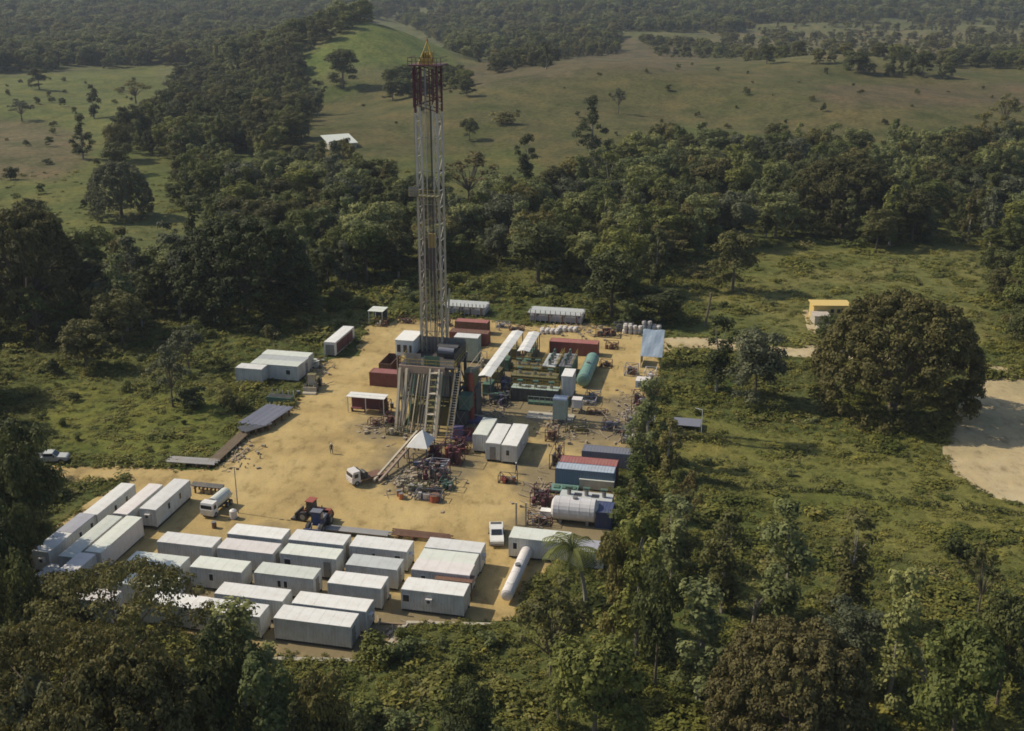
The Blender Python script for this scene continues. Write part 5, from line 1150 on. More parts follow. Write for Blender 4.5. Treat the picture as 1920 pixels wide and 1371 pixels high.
# hand-placed trees: kind, leaf colour, top (px, py) and base py in the photograph, crown width in photo px, label
HAND = [
 ('rain', 'brown', 1702, 546, 772, 325, 'huge dome-shaped rain tree with brown-green crown beside the sandy clearing'),
 ('rain', 'dark', 446, 402, 586, 300, 'wide dark rain tree left of the pad, above the slope of the four grey cabins'),
 ('rain', 'brown', 22, 384, 618, 240, 'dark rain tree cut by the left edge of the photo, above the bushy slope'),
 ('rain', 'brown', 1592, 292, 432, 240, 'dark dome-shaped rain tree in the far woodland above the yellow building'),
 ('feathery', 'olive', 196, 1048, 1330, 400, 'wide thin feathery tree hiding the left white cabins behind its gaps'),
 ('rain', 'russet', 1495, 1175, 1410, 330, 'red-brown spreading tree at the bottom of the photo, right of centre'),
 ('feathery', 'brown', 60, 1160, 1500, 420, 'brown-green spreading tree in the bottom left corner, under the feathery tree'),
 ('rain', 'brown', 210, 1225, 1600, 400, 'dark spreading tree at the bottom edge, left of the pale leafy tree'),
 ('tall', 'light', 1492, 925, 1185, 125, 'tall pale green vine-clad tree right of the pad in the lower meadow'),
 ('tall', 'olive', 1368, 948, 1150, 100, 'tall olive vine-clad tree left of the tall pale green one in the lower meadow'),
 ('tall', 'green', 1200, 855, 1010, 85, 'tall green tree standing at the pad edge beside the blue container'),
 ('thin', 'russet', 1292, 880, 1005, 62, 'slim reddish-brown tree behind the blue container in the right meadow'),
 ('tall', 'green', 1205, 955, 1230, 120, 'big green tree at the pad corner right of the silver tank'),
 ('round', 'olive', 1156, 990, 1200, 95, 'olive tree right behind the coconut palm at the pad corner'),
 ('tall', 'olive', 1612, 958, 1165, 112, 'brownish vine-clad tree right of the tall pale green tree'),
 ('tall', 'light', 1702, 1055, 1330, 112, 'pale green vine-clad tree right of the red-brown spreading tree'),
 ('tall', 'light', 1325, 1085, 1310, 140, 'pale green clumpy tree left of the red-brown spreading tree'),
 ('thin', 'olive', 1856, 1015, 1160, 85, 'thin olive tree near the right edge in the lower meadow'),
 ('shrub', 'dark', 1808, 985, 1060, 70, 'dark round shrub in the lower right meadow'),
 ('round', 'green', 1820, 1170, 1420, 190, 'broad green tree near the bottom right corner'),
 ('round', 'dark', 1905, 1120, 1330, 120, 'dark tree cut by the right edge of the photo low down'),
 ('thin', 'olive', 1035, 1085, 1290, 170, 'twiggy olive tree below the coconut palm by the white pipe'),
 ('round', 'green', 1120, 1190, 1430, 200, 'broad green tree at the bottom centre right of the twiggy olive tree'),
 ('round', 'dark', 1240, 1060, 1290, 110, 'dark green tree between the pad corner tree and the pale clumpy tree'),
 ('round', 'dark', 880, 1285, 1470, 130, 'dark shrubby tree at the bottom edge below the lush brush'),
 ('tall', 'light', 500, 1215, 1520, 120, 'pale leafy tree at the bottom edge below the front white cabin'),
 ('round', 'dark', 405, 1180, 1480, 160, 'dark green tree at the bottom edge left of the pale leafy tree'),
 ('tall', 'light', 440, 1118, 1330, 150, 'bright green tree standing in front of the left white cabins'),
 ('round', 'grey', 55, 1265, 1560, 150, 'grey-green tree in the very bottom left corner'),
 ('round', 'dark', 30, 800, 1070, 125, 'dark tree at the left edge beside the end of the dirt road'),
 ('round', 'dark', -5, 935, 1180, 120, 'dark tree at the left edge below the dirt road'),
 ('round', 'dark', 20, 1040, 1290, 110, 'dark bushy tree at the left edge left of the white cabins'),
 ('round', 'brown', 600, 1260, 1520, 120, 'brown-green bushy tree at the bottom edge right of the pale leafy tree'),
 ('tall', 'dark', 1352, 592, 735, 74, 'dark upright tree left of the huge rain tree, beside the dirt road'),
 ('round', 'grey', 1425, 618, 758, 120, 'grey-green round tree left of the huge rain tree'),
 ('round', 'olive', 1382, 430, 548, 98, 'olive tree alone in the bushy meadow above the pad'),
 ('round', 'dark', 1150, 470, 596, 125, 'dark tree directly behind the back racks of the pad'),
 ('round', 'dark', 1010, 415, 530, 128, 'dark round tree in the wood just right of the mast'),
 ('thin', 'brown', 1245, 420, 500, 105, 'brownish tree in the wood above the back of the pad'),
 ('round', 'green', 1560, 590, 660, 60, 'small green tree by the pale wall of the yellow building'),
 ('tall', 'dark', 988, 252, 365, 52, 'slim dark tree rising above the wood right of the mast'),
 ('tall', 'dark', 1112, 178, 290, 55, 'tall dark tree standing up into the right pasture'),
 ('thin', 'grey', 1161, 165, 212, 34, 'small thin tree alone in the pasture right of the tall dark tree'),
 ('round', 'dark', 880, 222, 265, 38, 'small dark round tree alone in the pasture just right of the mast'),
 ('tall', 'dark', 592, 150, 218, 42, 'dark upright tree at the left end of the pasture'),
 ('round', 'dark', 1440, 82, 120, 36, 'dark round tree on the far crest of the right pasture'),
 ('round', 'dark', 640, 92, 165, 70, 'dark tree on the foot of the bright green mound'),
 ('rain', 'grey', 215, 300, 410, 122, 'big grey-green spreading tree alone in the left meadow'),
 ('tall', 'dark', 145, 212, 298, 42, 'slim dark tree in the left meadow above the big grey-green one'),
 ('tall', 'dark', 168, 155, 224, 36, 'small dark upright tree in the left meadow near the far wood'),
 ('round', 'dark', 250, 198, 275, 62, 'dark round tree at the edge of the left wood in the meadow'),
 ('thin', 'olive', 250, 148, 195, 74, 'spreading thin tree in the far part of the left meadow'),
 ('round', 'dark', 68, 125, 168, 40, 'dark tree at the far edge of the left meadow'),
 ('thin', 'grey', 35, 185, 228, 60, 'pale wispy tree in the left meadow'),
 ('shrub', 'dark', 14, 303, 338, 34, 'small dark shrub in the left meadow at the photo edge'),
 ('round', 'olive', 150, 600, 690, 110, 'olive bushy tree low on the slope left of the four grey cabins'),
 ('round', 'olive', 218, 548, 650, 110, 'taller olive tree above the bushy tree on the left slope'),
 ('shrub', 'dark', 97, 668, 702, 40, 'small dark shrub on the left slope'),
 ('thin', 'grey', 312, 650, 765, 90, 'thin pale tree in the brush left of the grey cabins'),
 ('shrub', 'dark', 345, 715, 765, 80, 'dark shrub at the foot of the thin pale tree on the left slope'),
 ('thin', 'grey', 345, 610, 690, 80, 'thin grey twiggy tree on the slope above the pale one'),
 ('shrub', 'olive', 432, 715, 775, 60, 'olive shrub beside the pipe rack at the pad edge'),
 ('shrub', 'dark', 1400, 160, 180, 18, 'small dark shrub alone in the right pasture'),
 ('shrub', 'dark', 1545, 190, 210, 16, 'tiny dark shrub right in the pasture'),
 ('round', 'dark', 1735, 95, 145, 50, 'dark tree of the clump on the far crest of the right pasture'),
 ('round', 'dark', 1612, 95, 138, 60, 'left tree of the clump on the far crest of the right pasture'),
 ('thin', 'olive', 1890, 175, 245, 70, 'olive tree at the right edge in the pasture'),
 ('round', 'dark', 1238, 540, 606, 112, 'dark bushy tree right behind the sack piles at the back edge'),
 ('thin', 'russet', 878, 282, 390, 135, 'reddish-brown thin tree right beside the upper mast in the wood'),
 ('round', 'light', 1180, 560, 612, 50, 'small pale bush left of the dark bushy tree at the back edge'),
 ('round', 'dark', 735, 150, 190, 46, 'dark tree on the pasture left of the mast crown'),
 ('round', 'dark', 875, 150, 182, 38, 'grey-green round tree right of the mast crown'),
 ('shrub', 'olive', 940, 200, 232, 60, 'brownish shrub group in the pasture right of the lone round tree'),
 ('round', 'dark', 635, 262, 292, 34, 'dark bush beside the pale farm roof'),
 ('tall', 'dark', 1025, 75, 130, 34, 'dark upright tree on the crest above the brown pasture'),
 ('shrub', 'olive', 1300, 490, 520, 60, 'shrub in the open brush behind the pad'),
]
PLANTED = []        # (x, y, crown radius)
for kd, tone, tx, ty, by, wpx, lab in HAND:
    b = G(tx, by); dist = b.y
    # height that puts the crown top at ty
    v = (ty - 685.5) / FPX; ztop = CAM_H - (SP + v * CP) / (CP - v * SP) * dist
    h = max(1.5, ztop - b.z)
    dep = dist * CP + (CAM_H - ztop) * SP; wm = wpx * dep / FPX
    x = (tx - 960) / FPX * dep
    pos = Vector((x, dist, float(hgt(x, dist))))
    plant(kd, tone, pos, h, wm, lab); PLANTED.append((x, dist, wm / 2))

# dark slim post-like cypress behind the road, the coconut palm and the dead tree
tr, fr = palm_proto()
pb = P(1098, 1140); PLANTED.append((pb.x, pb.y, 5.5)); t = thing('coconut_palm', 'coconut palm with long drooping fronds at the pad corner by the white pipe', 'palm tree', pb, math.pi)
t.scale = (1.25, 1.25, 1.05); part('trunk', tr, None, t)
for k in fr: part('frond', k, None, t)
def dead_tree(pos, h, label, seed):
    rnd = random.Random(seed); t = thing('dead_tree', label, 'tree', pos, rnd.uniform(0, 6)); m = MB(); m.bar((0, 0, -.2), (0.2, 0, h * .5), .22, 6, .15); part('trunk', m, BARKP, t)
    for k in range(9):
        a = rnd.uniform(0, 6.28); L = h * rnd.uniform(.25, .5); p = Vector((.2 * k / 9, 0, h * (.2 + .3 * k / 9))); q = p + Vector((math.cos(a) * L * .5, math.sin(a) * L * .5, L * .8))
        m = MB(); m.bar(p, q, .08, 5, .04)
        for j in range(4):
            a2 = a + rnd.uniform(-1, 1); s0 = p.lerp(q, .4 + .15 * j); m.bar(s0, s0 + Vector((math.cos(a2), math.sin(a2), 1.2)) * L * .28, .035, 4, .012)
        part('branch', m, BARKP, t)
dead_tree(P(1738, 1335), 8, 'bare pale dead tree near the bottom right corner', 4)
dead_tree(P(1412, 1170), 5, 'small bare pale dead tree right of the tall olive tree', 6)

# woods: filled between the hand-placed trees. (outline of the trunk feet in the photo, spacing m, mean height, kinds, tones, phrase)
WOODS = [
 ([(300, 262), (560, 255), (620, 330), (770, 380), (780, 520), (640, 540), (560, 585), (300, 620), (180, 640), (120, 660), (0, 640), (0, 470), (120, 440), (180, 480), (300, 500), (420, 430), (430, 400), (330, 400)], 7.0, 10.5, 'rrrttn', 'ddggglobyl', 'in the wood left of the mast'),
 ([(770, 380), (960, 390), (1100, 360), (1110, 520), (1000, 525), (900, 505), (780, 520)], 7.2, 10.5, 'rrrttn', 'ddggglobyl', 'in the wood just behind the rig'),
 ([(1100, 360), (1180, 300), (1300, 290), (1500, 300), (1500, 450), (1330, 470), (1280, 540), (1120, 560), (1110, 500)], 7.4, 11, 'rrrttn', 'ddggglobyl', 'in the wood behind the back of the pad'),
 ([(1500, 300), (1700, 310), (1980, 270), (1980, 430), (1880, 480), (1780, 450), (1650, 470), (1500, 445)], 7.4, 11, 'rrrttn', 'ddggglobyl', 'in the wood above the bushy meadow'),
 ([(1850, 470), (1990, 440), (2000, 700), (1900, 660), (1850, 560)], 6.8, 9, 'rrtts', 'dggo', 'in the wood right of the huge rain tree'),
 ([(560, 570), (760, 520), (1110, 545), (1290, 560), (1280, 598), (980, 575), (900, 568), (760, 575), (690, 590), (600, 640), (440, 640), (300, 680), (250, 690), (250, 650), (440, 610)], 6.5, 4.2, 'ssss', 'ggglo', 'along the green edge behind the pad'),
 ([(230, 270), (310, 215), (330, 150), (560, 120), (590, 215), (480, 262), (430, 300), (300, 330), (200, 330)], 7.5, 11, 'rrrttn', 'dddgob', 'in the dense wood between the two meadows'),
 ([(430, 255), (600, 225), (480, 262)], 7.0, 9, 'rt', 'dg', 'at the left end of the pasture'),
 ([(660, 150), (800, 150), (860, 130), (880, 165), (760, 185), (700, 150)], 9, 9, 'rrs', 'dgo', 'at the foot of the bright green mound'),
 ([(930, 110), (1080, 95), (1160, 88), (1160, 100), (1060, 112), (920, 140)], 9, 10, 'rrt', 'dgo', 'along the brown crest of the pasture'),
 ([(1580, 128), (1780, 138), (1780, 148), (1580, 140)], 8, 9, 'rrt', 'ddg', 'in the dark clump beyond the right pasture'),
 ([(1060, 1190), (1240, 1060), (1260, 980), (1330, 1010), (1400, 1190), (1400, 1420), (950, 1460), (1000, 1290)], 7.6, 8.5, 'rttnss', 'dglgol', 'in the lower right thicket near the pad corner'),
 ([(1560, 1200), (1660, 1150), (1780, 1240), (2000, 1130), (2000, 1500), (1560, 1560)], 7.8, 7, 'rtnss', 'ggoly', 'in the thicket of the bottom right corner'),
 ([(-60, 1190), (60, 1180), (400, 1290), (720, 1330), (700, 1560), (-80, 1560)], 6.6, 8, 'rrts', 'dddgbo', 'in the thicket of the bottom left corner'),
 ([(-120, 780), (40, 830), (60, 1000), (40, 1200), (-150, 1200)], 6.5, 10, 'rrt', 'ddg', 'in the dark thicket at the left edge'),
 ([(1190, 880), (1260, 840), (1300, 900), (1270, 1000), (1195, 1000)], 6.5, 8, 'tts', 'gglo', 'in the greenery beside the blue container'),
 ([(660, 200), (1100, 380), (1250, 250), (1900, 250), (1900, 160), (1300, 120), (900, 160)], 40, 3.2, 'ssr', 'dobg', 'scattered over the right pasture'),
 ([(0, 150), (300, 150), (240, 290), (330, 430), (330, 520), (230, 520), (0, 400)], 30, 4.0, 'ssr', 'dog', 'scattered over the left meadow'),
 ([(1240, 660), (1500, 690), (1560, 830), (1760, 890), (2000, 980), (2000, 1100), (1750, 1060), (1300, 960), (1250, 800)], 19, 1.6, 'ss', 'glgol', 'in the brush meadow right of the pad'),
 ([(1300, 480), (1400, 470), (1830, 480), (1840, 560), (1640, 545), (1500, 560), (1320, 630)], 15, 1.8, 'ss', 'glgol', 'in the bushy meadow round the yellow building'),
 ([(0, 700), (250, 690), (430, 660), (440, 780), (400, 850), (100, 850), (0, 790)], 10, 1.9, 'ss', 'gggod', 'on the brushy slope above the dirt road'),
 ([(760, 1190), (960, 1180), (1040, 1330), (960, 1480), (600, 1500), (620, 1270)], 6.5, 3.0, 'ss', 'gggl', 'in the lush brush below the cabins'),
]
FARW = [
 ([(-500, 140), (0, 138), (300, 124), (560, 116), (575, 20), (575, -400), (-500, -400)], 11.5, 15, 'rrt', 'dgglo'),
 ([(575, 100), (640, 70), (700, 40), (760, 30), (840, 60), (870, 128), (930, 108), (1160, 82), (1180, 60), (1400, 60), (1400, -400), (575, -400)], 12.5, 14, 'rrt', 'dgglo'),
 ([(1190, 70), (1400, 100), (1400, 112), (1240, 108)], 13, 8, 'rrs', 'dggo'),
 ([(1400, 45), (2400, 45), (2400, -400), (1400, -400)], 13, 13, 'rrt', 'dgglo'),
 ([(1400, 118), (2400, 140), (2400, 45), (1300, 45)], 15, 9, 'rrts', 'dgooo'),
 ([(1780, 128), (2400, 142), (2400, 110), (1780, 100)], 12, 9, 'rr', 'dg'),
 ([(-1500, 600), (-40, 600), (-60, 1500), (-1500, 1500)], 8, 10, 'rrt', 'ddgo'),
 ([(2010, 300), (3200, 300), (3200, 650), (2010, 650)], 9, 10, 'rrt', 'dgglo'),
 ([(-1500, 440), (-20, 440), (-20, 640), (-1500, 600)], 9, 10, 'rrt', 'ddgo'),
 ([(730, 36), (800, 45), (850, 55), (880, 128), (845, 128), (835, 85), (790, 60)], 11, 13, 'rrt', 'dggo'),
]
KD = {'r': 'round', 't': 'tall', 'n': 'thin', 's': 'shrub', 'f': 'feathery'}
TN = {'d': 'dark', 'g': 'green', 'o': 'olive', 'b': 'brown', 'l': 'light', 'y': 'grey'}
GAP1 = [(195, 415), (310, 400), (305, 440), (300, 560), (230, 560), (205, 500)]; GAP2 = [(225, 290), (335, 300), (320, 400), (235, 380)]      # meadow openings in the wood
def fill(poly, spacing, rng, avoid, clear=None):
    """jittered points on the ground whose feet fall inside the photo outline"""
    c = [G(min(max(a, -1400), 3200), max(b, 3)) for a, b in poly]; lim = clear
    x0, x1 = min(p.x for p in c) - 30, max(p.x for p in c) + 30; y0, y1 = min(p.y for p in c) - 15, max(p.y for p in c) + 15
    y1 = min(y1, 2250); y0 = max(y0, 50)
    if (x1 - x0) * (y1 - y0) / spacing ** 2 > 90000: x0 = max(x0, -900); x1 = min(x1, 1000)
    gx, gy = np.meshgrid(np.arange(x0, x1, spacing), np.arange(y0, y1, spacing * .9))
    gx = gx + (np.arange(gx.shape[0])[:, None] % 2) * spacing * .5
    gx = (gx + rng.uniform(-.38, .38, gx.shape) * spacing).ravel(); gy = (gy + rng.uniform(-.38, .38, gy.shape) * spacing).ravel()
    z = hgt(gx, gy); a, b = proj(gx, gy, z)
    m = inpoly(poly, a, b) & ~inpoly(GAP1, a, b) & ~inpoly(GAP2, a, b) & ~inpoly(PAD, gx, gy) & ~inpoly(SANDY, gx, gy) & ~inpoly(ROAD1, gx, gy)
    gx, gy, z = gx[m], gy[m], z[m]
    if clear is not None and len(gx):
        k = np.array([wob(p, q * .7, 55, 4) + .5 * wob(p, q, 21, 8) for p, q in zip(gx, gy)]) > clear; gx, gy, z = gx[k], gy[k], z[k]
    if avoid and len(gx):
        A = np.array(avoid); keep = np.ones(len(gx), bool)
        for ax, ay, ar in A: keep &= (gx - ax) ** 2 + (gy - ay) ** 2 > (ar * .62 + spacing * .3) ** 2
        gx, gy, z = gx[keep], gy[keep], z[keep]
    return list(zip(gx.tolist(), gy.tolist(), z.tolist()))
rng = np.random.default_rng(8)
AUTO = []
for (poly, sp, hm, kds, tns, phrase) in WOODS:
    for (x, y, z) in fill(poly, sp, rng, PLANTED, -.34 if phrase.startswith('in the wood') or phrase.startswith('in the dense') else None):
        kd = KD[kds[rng.integers(len(kds))]]; tone = TN[tns[rng.integers(len(tns))]]
        k = float(rng.choice([rng.uniform(.5, .85), rng.uniform(.8, 1.15), rng.uniform(1.1, 1.45)])); h = hm * k
        if kd == 'shrub': h = min(h, 5.0) * .8; wd = h * float(rng.uniform(1.1, 1.6))
        elif kd == 'tall': h *= 1.22; wd = h * .46
        elif kd == 'thin': h *= .9; wd = h * .75
        else: wd = h * float(rng.uniform(.78, 1.0))
        AUTO.append([h * wd / y ** 2, kd, tone, x, y, z, h, wd, phrase])
NFAR = 0
FAR = []
for fi, (poly, sp, hm, kds, tns) in enumerate(FARW):
    for (x, y, z) in fill(poly, sp, rng, None, (-.42, -.3, None, -.2, 0, None, None, None, None, None)[fi]):
        if fi == 9 and y < 960: continue
        kd = KD[kds[rng.integers(len(kds))]]; tone = TN[tns[rng.integers(len(tns))]]; h = hm * float(rng.uniform(.5, 1.45)) * (.35 if kd == 'shrub' else 1)
        wd = h * (.5 if kd == 'tall' else 1.0 if kd == 'round' else 1.4)
        FAR.append((kd, tone, x, y, z, h, wd))
AUTO.sort(key=lambda a: -a[0])
def onscreen(a):
    px, py = proj(np.array([a[3]]), np.array([a[4]]), np.array([a[5] + a[6] * .7])); return -10 < px[0] < 1930 and -10 < py[0] < 1385
vis = [a for a in AUTO if onscreen(a)]
NT = {'tree': 300 - sum(1 for q in HAND if q[0] != 'shrub') - 3, 'shrub': 296 - sum(1 for q in HAND if q[0] == 'shrub')}
TONEW = {'dark': 'dark green', 'green': 'mid-green', 'olive': 'olive', 'brown': 'brown-green', 'light': 'pale green', 'grey': 'grey-green'}
KINDW = {'round': 'round-crowned tree', 'tall': 'tall vine-clad tree', 'thin': 'thin-crowned tree', 'shrub': 'bushy shrub'}
MARKS = [(1702, 850, 'the huge dome-shaped rain tree'), (446, 612, 'the wide dark rain tree'), (22, 650, 'the rain tree cut by the left edge'), (1592, 455, 'the far dome-shaped rain tree'),
 (1382, 548, 'the lone olive tree of the bushy meadow'), (1150, 596, 'the dark tree behind the back racks'), (1010, 530, 'the dark round tree right of the mast'), (1245, 500, 'the brownish tree above the pad'),
 (988, 365, 'the slim dark tree right of the mast'), (1112, 290, 'the tall dark tree at the pasture edge'), (592, 218, 'the dark upright tree at the pasture end'), (215, 432, 'the grey-green meadow tree'),
 (250, 275, 'the dark round tree at the meadow edge'), (640, 165, 'the dark tree under the green mound'), (530, 655, 'the four grey-white cabins'), (650, 665, 'the long cabin with the red side'),
 (715, 600, 'the small pale-roofed hut'), (810, 560, 'the lower part of the mast'), (880, 575, 'the grey rack behind the mast'), (1050, 590, 'the back right pipe rack'), (1560, 600, 'the yellow building'),
 (1352, 735, 'the dark upright tree by the road'), (1425, 758, 'the grey-green tree by the road'), (1180, 900, 'the blue container'), (620, 283, 'the pale farm roof'), (1492, 1185, 'the tall pale green tree'),
 (1368, 1150, 'the tall olive vine-clad tree'), (1490, 1420, 'the red-brown spreading tree'), (1325, 1310, 'the pale clumpy tree'), (1702, 1330, 'the pale vine-clad tree'), (1098, 1140, 'the coconut palm'),
 (500, 1430, 'the pale leafy tree'), (196, 1250, 'the thin feathery tree'), (620, 1220, 'the front corner cabin'), (810, 1165, 'the cabin standing apart'), (96, 866, 'the pickup on the left road'),
 (500, 800, 'the broad grey pipe rack'), (1820, 1400, 'the broad bottom right tree'), (1860, 900, 'the sandy clearing'), (150, 690, 'the olive bushy tree on the slope'), (1270, 806, 'the grey-blue sheet in the brush'),
 (1220, 640, 'the blue-grey tarpaulin'), (1300, 950, 'the slim reddish tree'), (1738, 1335, 'the bare dead tree'), (312, 765, 'the thin pale tree on the slope'), (880, 1450, 'the dark shrubby tree at the bottom'), (168, 224, 'the upright tree near the far wood'), (145, 298, 'the slim dark tree of the left meadow'), (880, 265, 'the lone round tree in the pasture'), (1440, 120, 'the round tree on the far crest'), (1161, 212, 'the small thin tree in the pasture')]
def where(x, y, z):
    px, py = proj(np.array([x]), np.array([y]), np.array([z])); px, py = float(px[0]), float(py[0])
    best = min(MARKS, key=lambda m: (m[0] - px) ** 2 + ((m[1] - py) * 1.8) ** 2); dx, dy = px - best[0], (py - best[1]) * 1.8
    far = math.hypot(dx, dy); rel = ('left of ' if dx < 0 else 'right of ') if abs(dx) > abs(dy) else ('behind ' if dy < 0 else 'in front of ')
    return ('close ' if far < 70 else 'some way ' if far < 150 else 'farther ') + rel + best[2], best[2]
chosen = set(); used_labels = {}
for a in vis:
    c = 'shrub' if a[1] == 'shrub' else 'tree'
    if NT[c] <= 0: continue
    NT[c] -= 1; chosen.add(id(a))
    _, kd, tone, x, y, z, h, wd, phrase = a
    rel, mark = where(x, y, z)
    if len(f'{TONEW[tone]} {KINDW[kd]} {rel}'.split()) > 16: rel = rel.split(' ', 2 if rel.startswith('some') else 1)[-1]
    plant(kd, tone, Vector((x, y, z)), h, wd, f'{TONEW[tone]} {KINDW[kd]} {rel}', f'{KINDW[kd]}s around {mark}')
REST = [(a[1], a[2], a[3], a[4], a[5], a[6], a[7]) for a in AUTO if id(a) not in chosen]
print('hand', len(HAND), 'auto', len(AUTO), 'vis', len(vis), 'chosen', len(chosen), 'far', len(FAR), 'rest', len(REST))

# ------------------------------------------------------------------ masses nobody could count: geometry nodes instancing on points
def scatter(name, label, protos, pts, idx, scl, rot):
    """one stuff object: the prototype meshes instanced on the points"""
    me = bpy.data.meshes.new(name); me.from_pydata(pts, [], [])
    for nm, ty, dat in (('idx', 'INT', idx), ('rz', 'FLOAT', rot)):
        at = me.attributes.new(nm, ty, 'POINT'); at.data.foreach_set('value', dat)
    at = me.attributes.new('scl', 'FLOAT_VECTOR', 'POINT'); at.data.foreach_set('vector', np.array(scl, float).reshape(-1))
    o = bpy.data.objects.new(name, me); COL.objects.link(o); o['kind'] = 'stuff'; o['label'] = label; o['category'] = name.replace('_', ' ')
    ng = bpy.data.node_groups.new(name, 'GeometryNodeTree')
    ng.interface.new_socket('Geometry', in_out='INPUT', socket_type='NodeSocketGeometry'); ng.interface.new_socket('Geometry', in_out='OUTPUT', socket_type='NodeSocketGeometry')
    gi = ng.nodes.new('NodeGroupInput'); go = ng.nodes.new('NodeGroupOutput')
    def na(n, t):
        q = ng.nodes.new('GeometryNodeInputNamedAttribute'); q.data_type = t; q.inputs[0].default_value = n; return q.outputs[0]
    mp = ng.nodes.new('GeometryNodeMeshToPoints'); ng.links.new(gi.outputs[0], mp.inputs[0])
    ip = ng.nodes.new('GeometryNodeInstanceOnPoints'); ng.links.new(mp.outputs[0], ip.inputs['Points'])
    col = bpy.data.collections.new(name + '_kinds')
    for k, p in enumerate(protos):
        po = bpy.data.objects.new('%s_%02d' % (name, k), p); col.objects.link(po)
    ci = ng.nodes.new('GeometryNodeCollectionInfo'); ci.inputs[0].default_value = col; ci.inputs[1].default_value = True; ci.inputs[2].default_value = True
    ng.links.new(ci.outputs[0], ip.inputs['Instance']); ip.inputs['Pick Instance'].default_value = True
    ng.links.new(na('idx', 'INT'), ip.inputs['Instance Index'])
    cx = ng.nodes.new('ShaderNodeCombineXYZ'); ng.links.new(na('rz', 'FLOAT'), cx.inputs[2])
    er = ng.nodes.new('FunctionNodeEulerToRotation'); ng.links.new(cx.outputs[0], er.inputs[0]); ng.links.new(er.outputs[0], ip.inputs['Rotation'])
    ng.links.new(na('scl', 'FLOAT_VECTOR'), ip.inputs['Scale'])
    ng.links.new(ip.outputs[0], go.inputs[0])
    md = o.modifiers.new('scatter', 'NODES'); md.node_group = ng
    return o
def scatter_trees(name, label, specs):
    keys = {}; protos = []; pts = []; idx = []; scl = []; rot = []; rnd = random.Random(2)
    for (kd, tone, x, y, z, h, wd) in specs:
        v = rnd.randrange(len(PROTO[kd])); tr, cr, ph, pw = PROTO[kd][v]; k = (kd, v, tone)
        if k not in keys: keys[k] = len(protos); protos.append(toned(cr, tone))
        pts.append((x, y, z - (0.12 * h if y > 600 else 0))); idx.append(keys[k]); scl.append((wd / pw, wd / pw, h / ph)); rot.append(rnd.uniform(0, 6.28))
    scatter(name, label, protos, pts, idx, scl, rot)
scatter_trees('distant_forest', 'far forest and wooded hills beyond the meadows, one mass of crowns', FAR)
scatter_trees('woodland', 'smaller trees of the woods filling in between the nearer ones', REST)

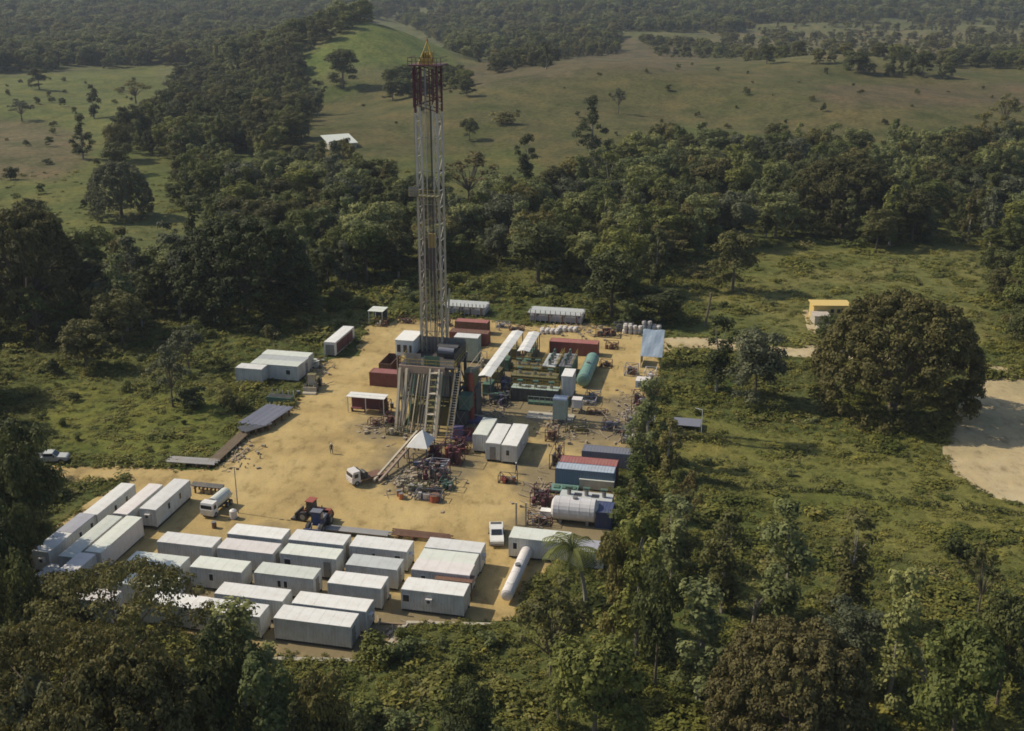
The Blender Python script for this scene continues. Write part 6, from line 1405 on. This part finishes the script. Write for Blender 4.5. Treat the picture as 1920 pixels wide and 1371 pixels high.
def build_brush():
    rng = np.random.default_rng(4); protos = []; rnd = random.Random(9)
    for s in range(5):
        bl = [(rnd.uniform(-.55, .55), rnd.uniform(-.55, .55), rnd.uniform(.1, .55), rnd.uniform(.3, .55)) for _ in range(5)]
        protos.append(blobs_to_leaves('brush_clump', bl, 105, .13, FOL['brush'], 200 + s, .9, .3))
    for s in range(2):
        bl = [(rnd.uniform(-.5, .5), rnd.uniform(-.5, .5), rnd.uniform(.1, .4), rnd.uniform(.25, .45)) for _ in range(4)]
        protos.append(blobs_to_leaves('tuft_clump', bl, 95, .11, FOL['tuft'], 220 + s, .9, .2))
    pts = []; idx = []; scl = []; rot = []
    # near brush cover
    xs, ys = [], []
    for (y0, y1, sp) in ((50, 130, 1.05), (130, 200, 1.25), (200, 290, 1.8), (290, 420, 3.0)):
        hw = .62 * y1 + 12
        gx, gy = np.meshgrid(np.arange(-hw, hw, sp), np.arange(y0, y1, sp)); xs.append((gx + rng.uniform(-.5, .5, gx.shape) * sp).ravel()); ys.append((gy + rng.uniform(-.5, .5, gy.shape) * sp).ravel())
    x = np.concatenate(xs); y = np.concatenate(ys); z = hgt(x, y); a, b = proj(x, y, z)
    m = (a > -150) & (a < 2070) & (b < 1480)
    for poly in (PAD, SANDY, ROAD1): m &= ~inpoly(poly, x, y)
    x, y, z, a, b = x[m], y[m], z[m], a[m], b[m]
    mead = np.zeros(len(x), bool)
    for poly, c in LAND[9:]: mead |= inpoly(poly, a, b)
    open_ = np.zeros(len(x), bool)
    for poly, c in LAND[:9]: open_ |= inpoly(poly, a, b)
    dry = np.array([wob(p, q, 14, 2) for p, q in zip(x, y)]); tall = np.array([wob(p, q, 7, 6) for p, q in zip(x, y)])
    u = rng.random(len(x)); keep = np.where(open_, u < .22, u < np.where(mead, .62, .93) - .25 * (dry > .25))
    for X, Y, Z, o, dr, tl, md in zip(x[keep], y[keep], z[keep], open_[keep], dry[keep], tall[keep], mead[keep]):
        s = rng.uniform(.55, 1.15) * (1 + max(0, tl) * 2.6) * (1.25 if Y > 200 else 1.0) * (.8 if o else 1)
        zs = .42 if md and rng.random() < .93 else .78
        pts.append((X, Y, Z - .1)); idx.append(int(rng.integers(5)) if rng.random() > .25 + dr * .8 else 5 + int(rng.integers(2)))
        scl.append((s * rng.uniform(.9, 1.5), s * rng.uniform(.9, 1.5), s * zs * rng.uniform(.6, 1.15))); rot.append(rng.uniform(0, 6.28))
    # fringe of weeds overlapping the pad's edge
    for poly in (PAD, SANDY, ROAD1):
        for i, p in enumerate(poly):
            q = poly[(i + 1) % len(poly)]
            for k in range(2):
                t = rng.random(); s = rng.uniform(.25, .65); pts.append((p[0] + (q[0] - p[0]) * t + rng.normal() * .5, p[1] + (q[1] - p[1]) * t + rng.normal() * .5, 0)); idx.append(int(rng.integers(7))); scl.append((s, s, s * .8)); rot.append(rng.uniform(0, 6.28))
    scatter('undergrowth', 'low leafy brush and weeds covering the slopes and meadows round the pad', protos, pts, idx, scl, rot)
    print('brush', len(pts))
build_brush()

def hedge(name, label, pts, hgt_, seed):
    rnd = random.Random(seed); bl = []
    for a_, b_ in zip(pts, pts[1:]):
        p, q = P(*a_), P(*b_); n = int((q - p).length / .55)
        for k in range(n):
            r = p.lerp(q, k / n); s = hgt_ * rnd.uniform(.5, 1.1)
            if rnd.random() < .88: bl.append((r.x + rnd.uniform(-.25, .25), r.y + rnd.uniform(-.25, .25), s * .5, s * .7))
    T = thing(name, label, 'hedge', Vector((0, 0, 0)), 0); part('foliage', blobs_to_leaves('hedge_foliage', bl, 110, .13, FOL['dark'], seed, .9, .3), None, T)
hedge('hedgerow', 'thin dark hedge line crossing the meadow right of the pad', [(1255, 898), (1400, 915), (1560, 925), (1700, 945), (1930, 968)], .9, 1)
hedge('hedgerow', 'short dark hedge line on the left slope near the photo edge', [(-20, 772), (60, 745), (150, 715)], .8, 2)
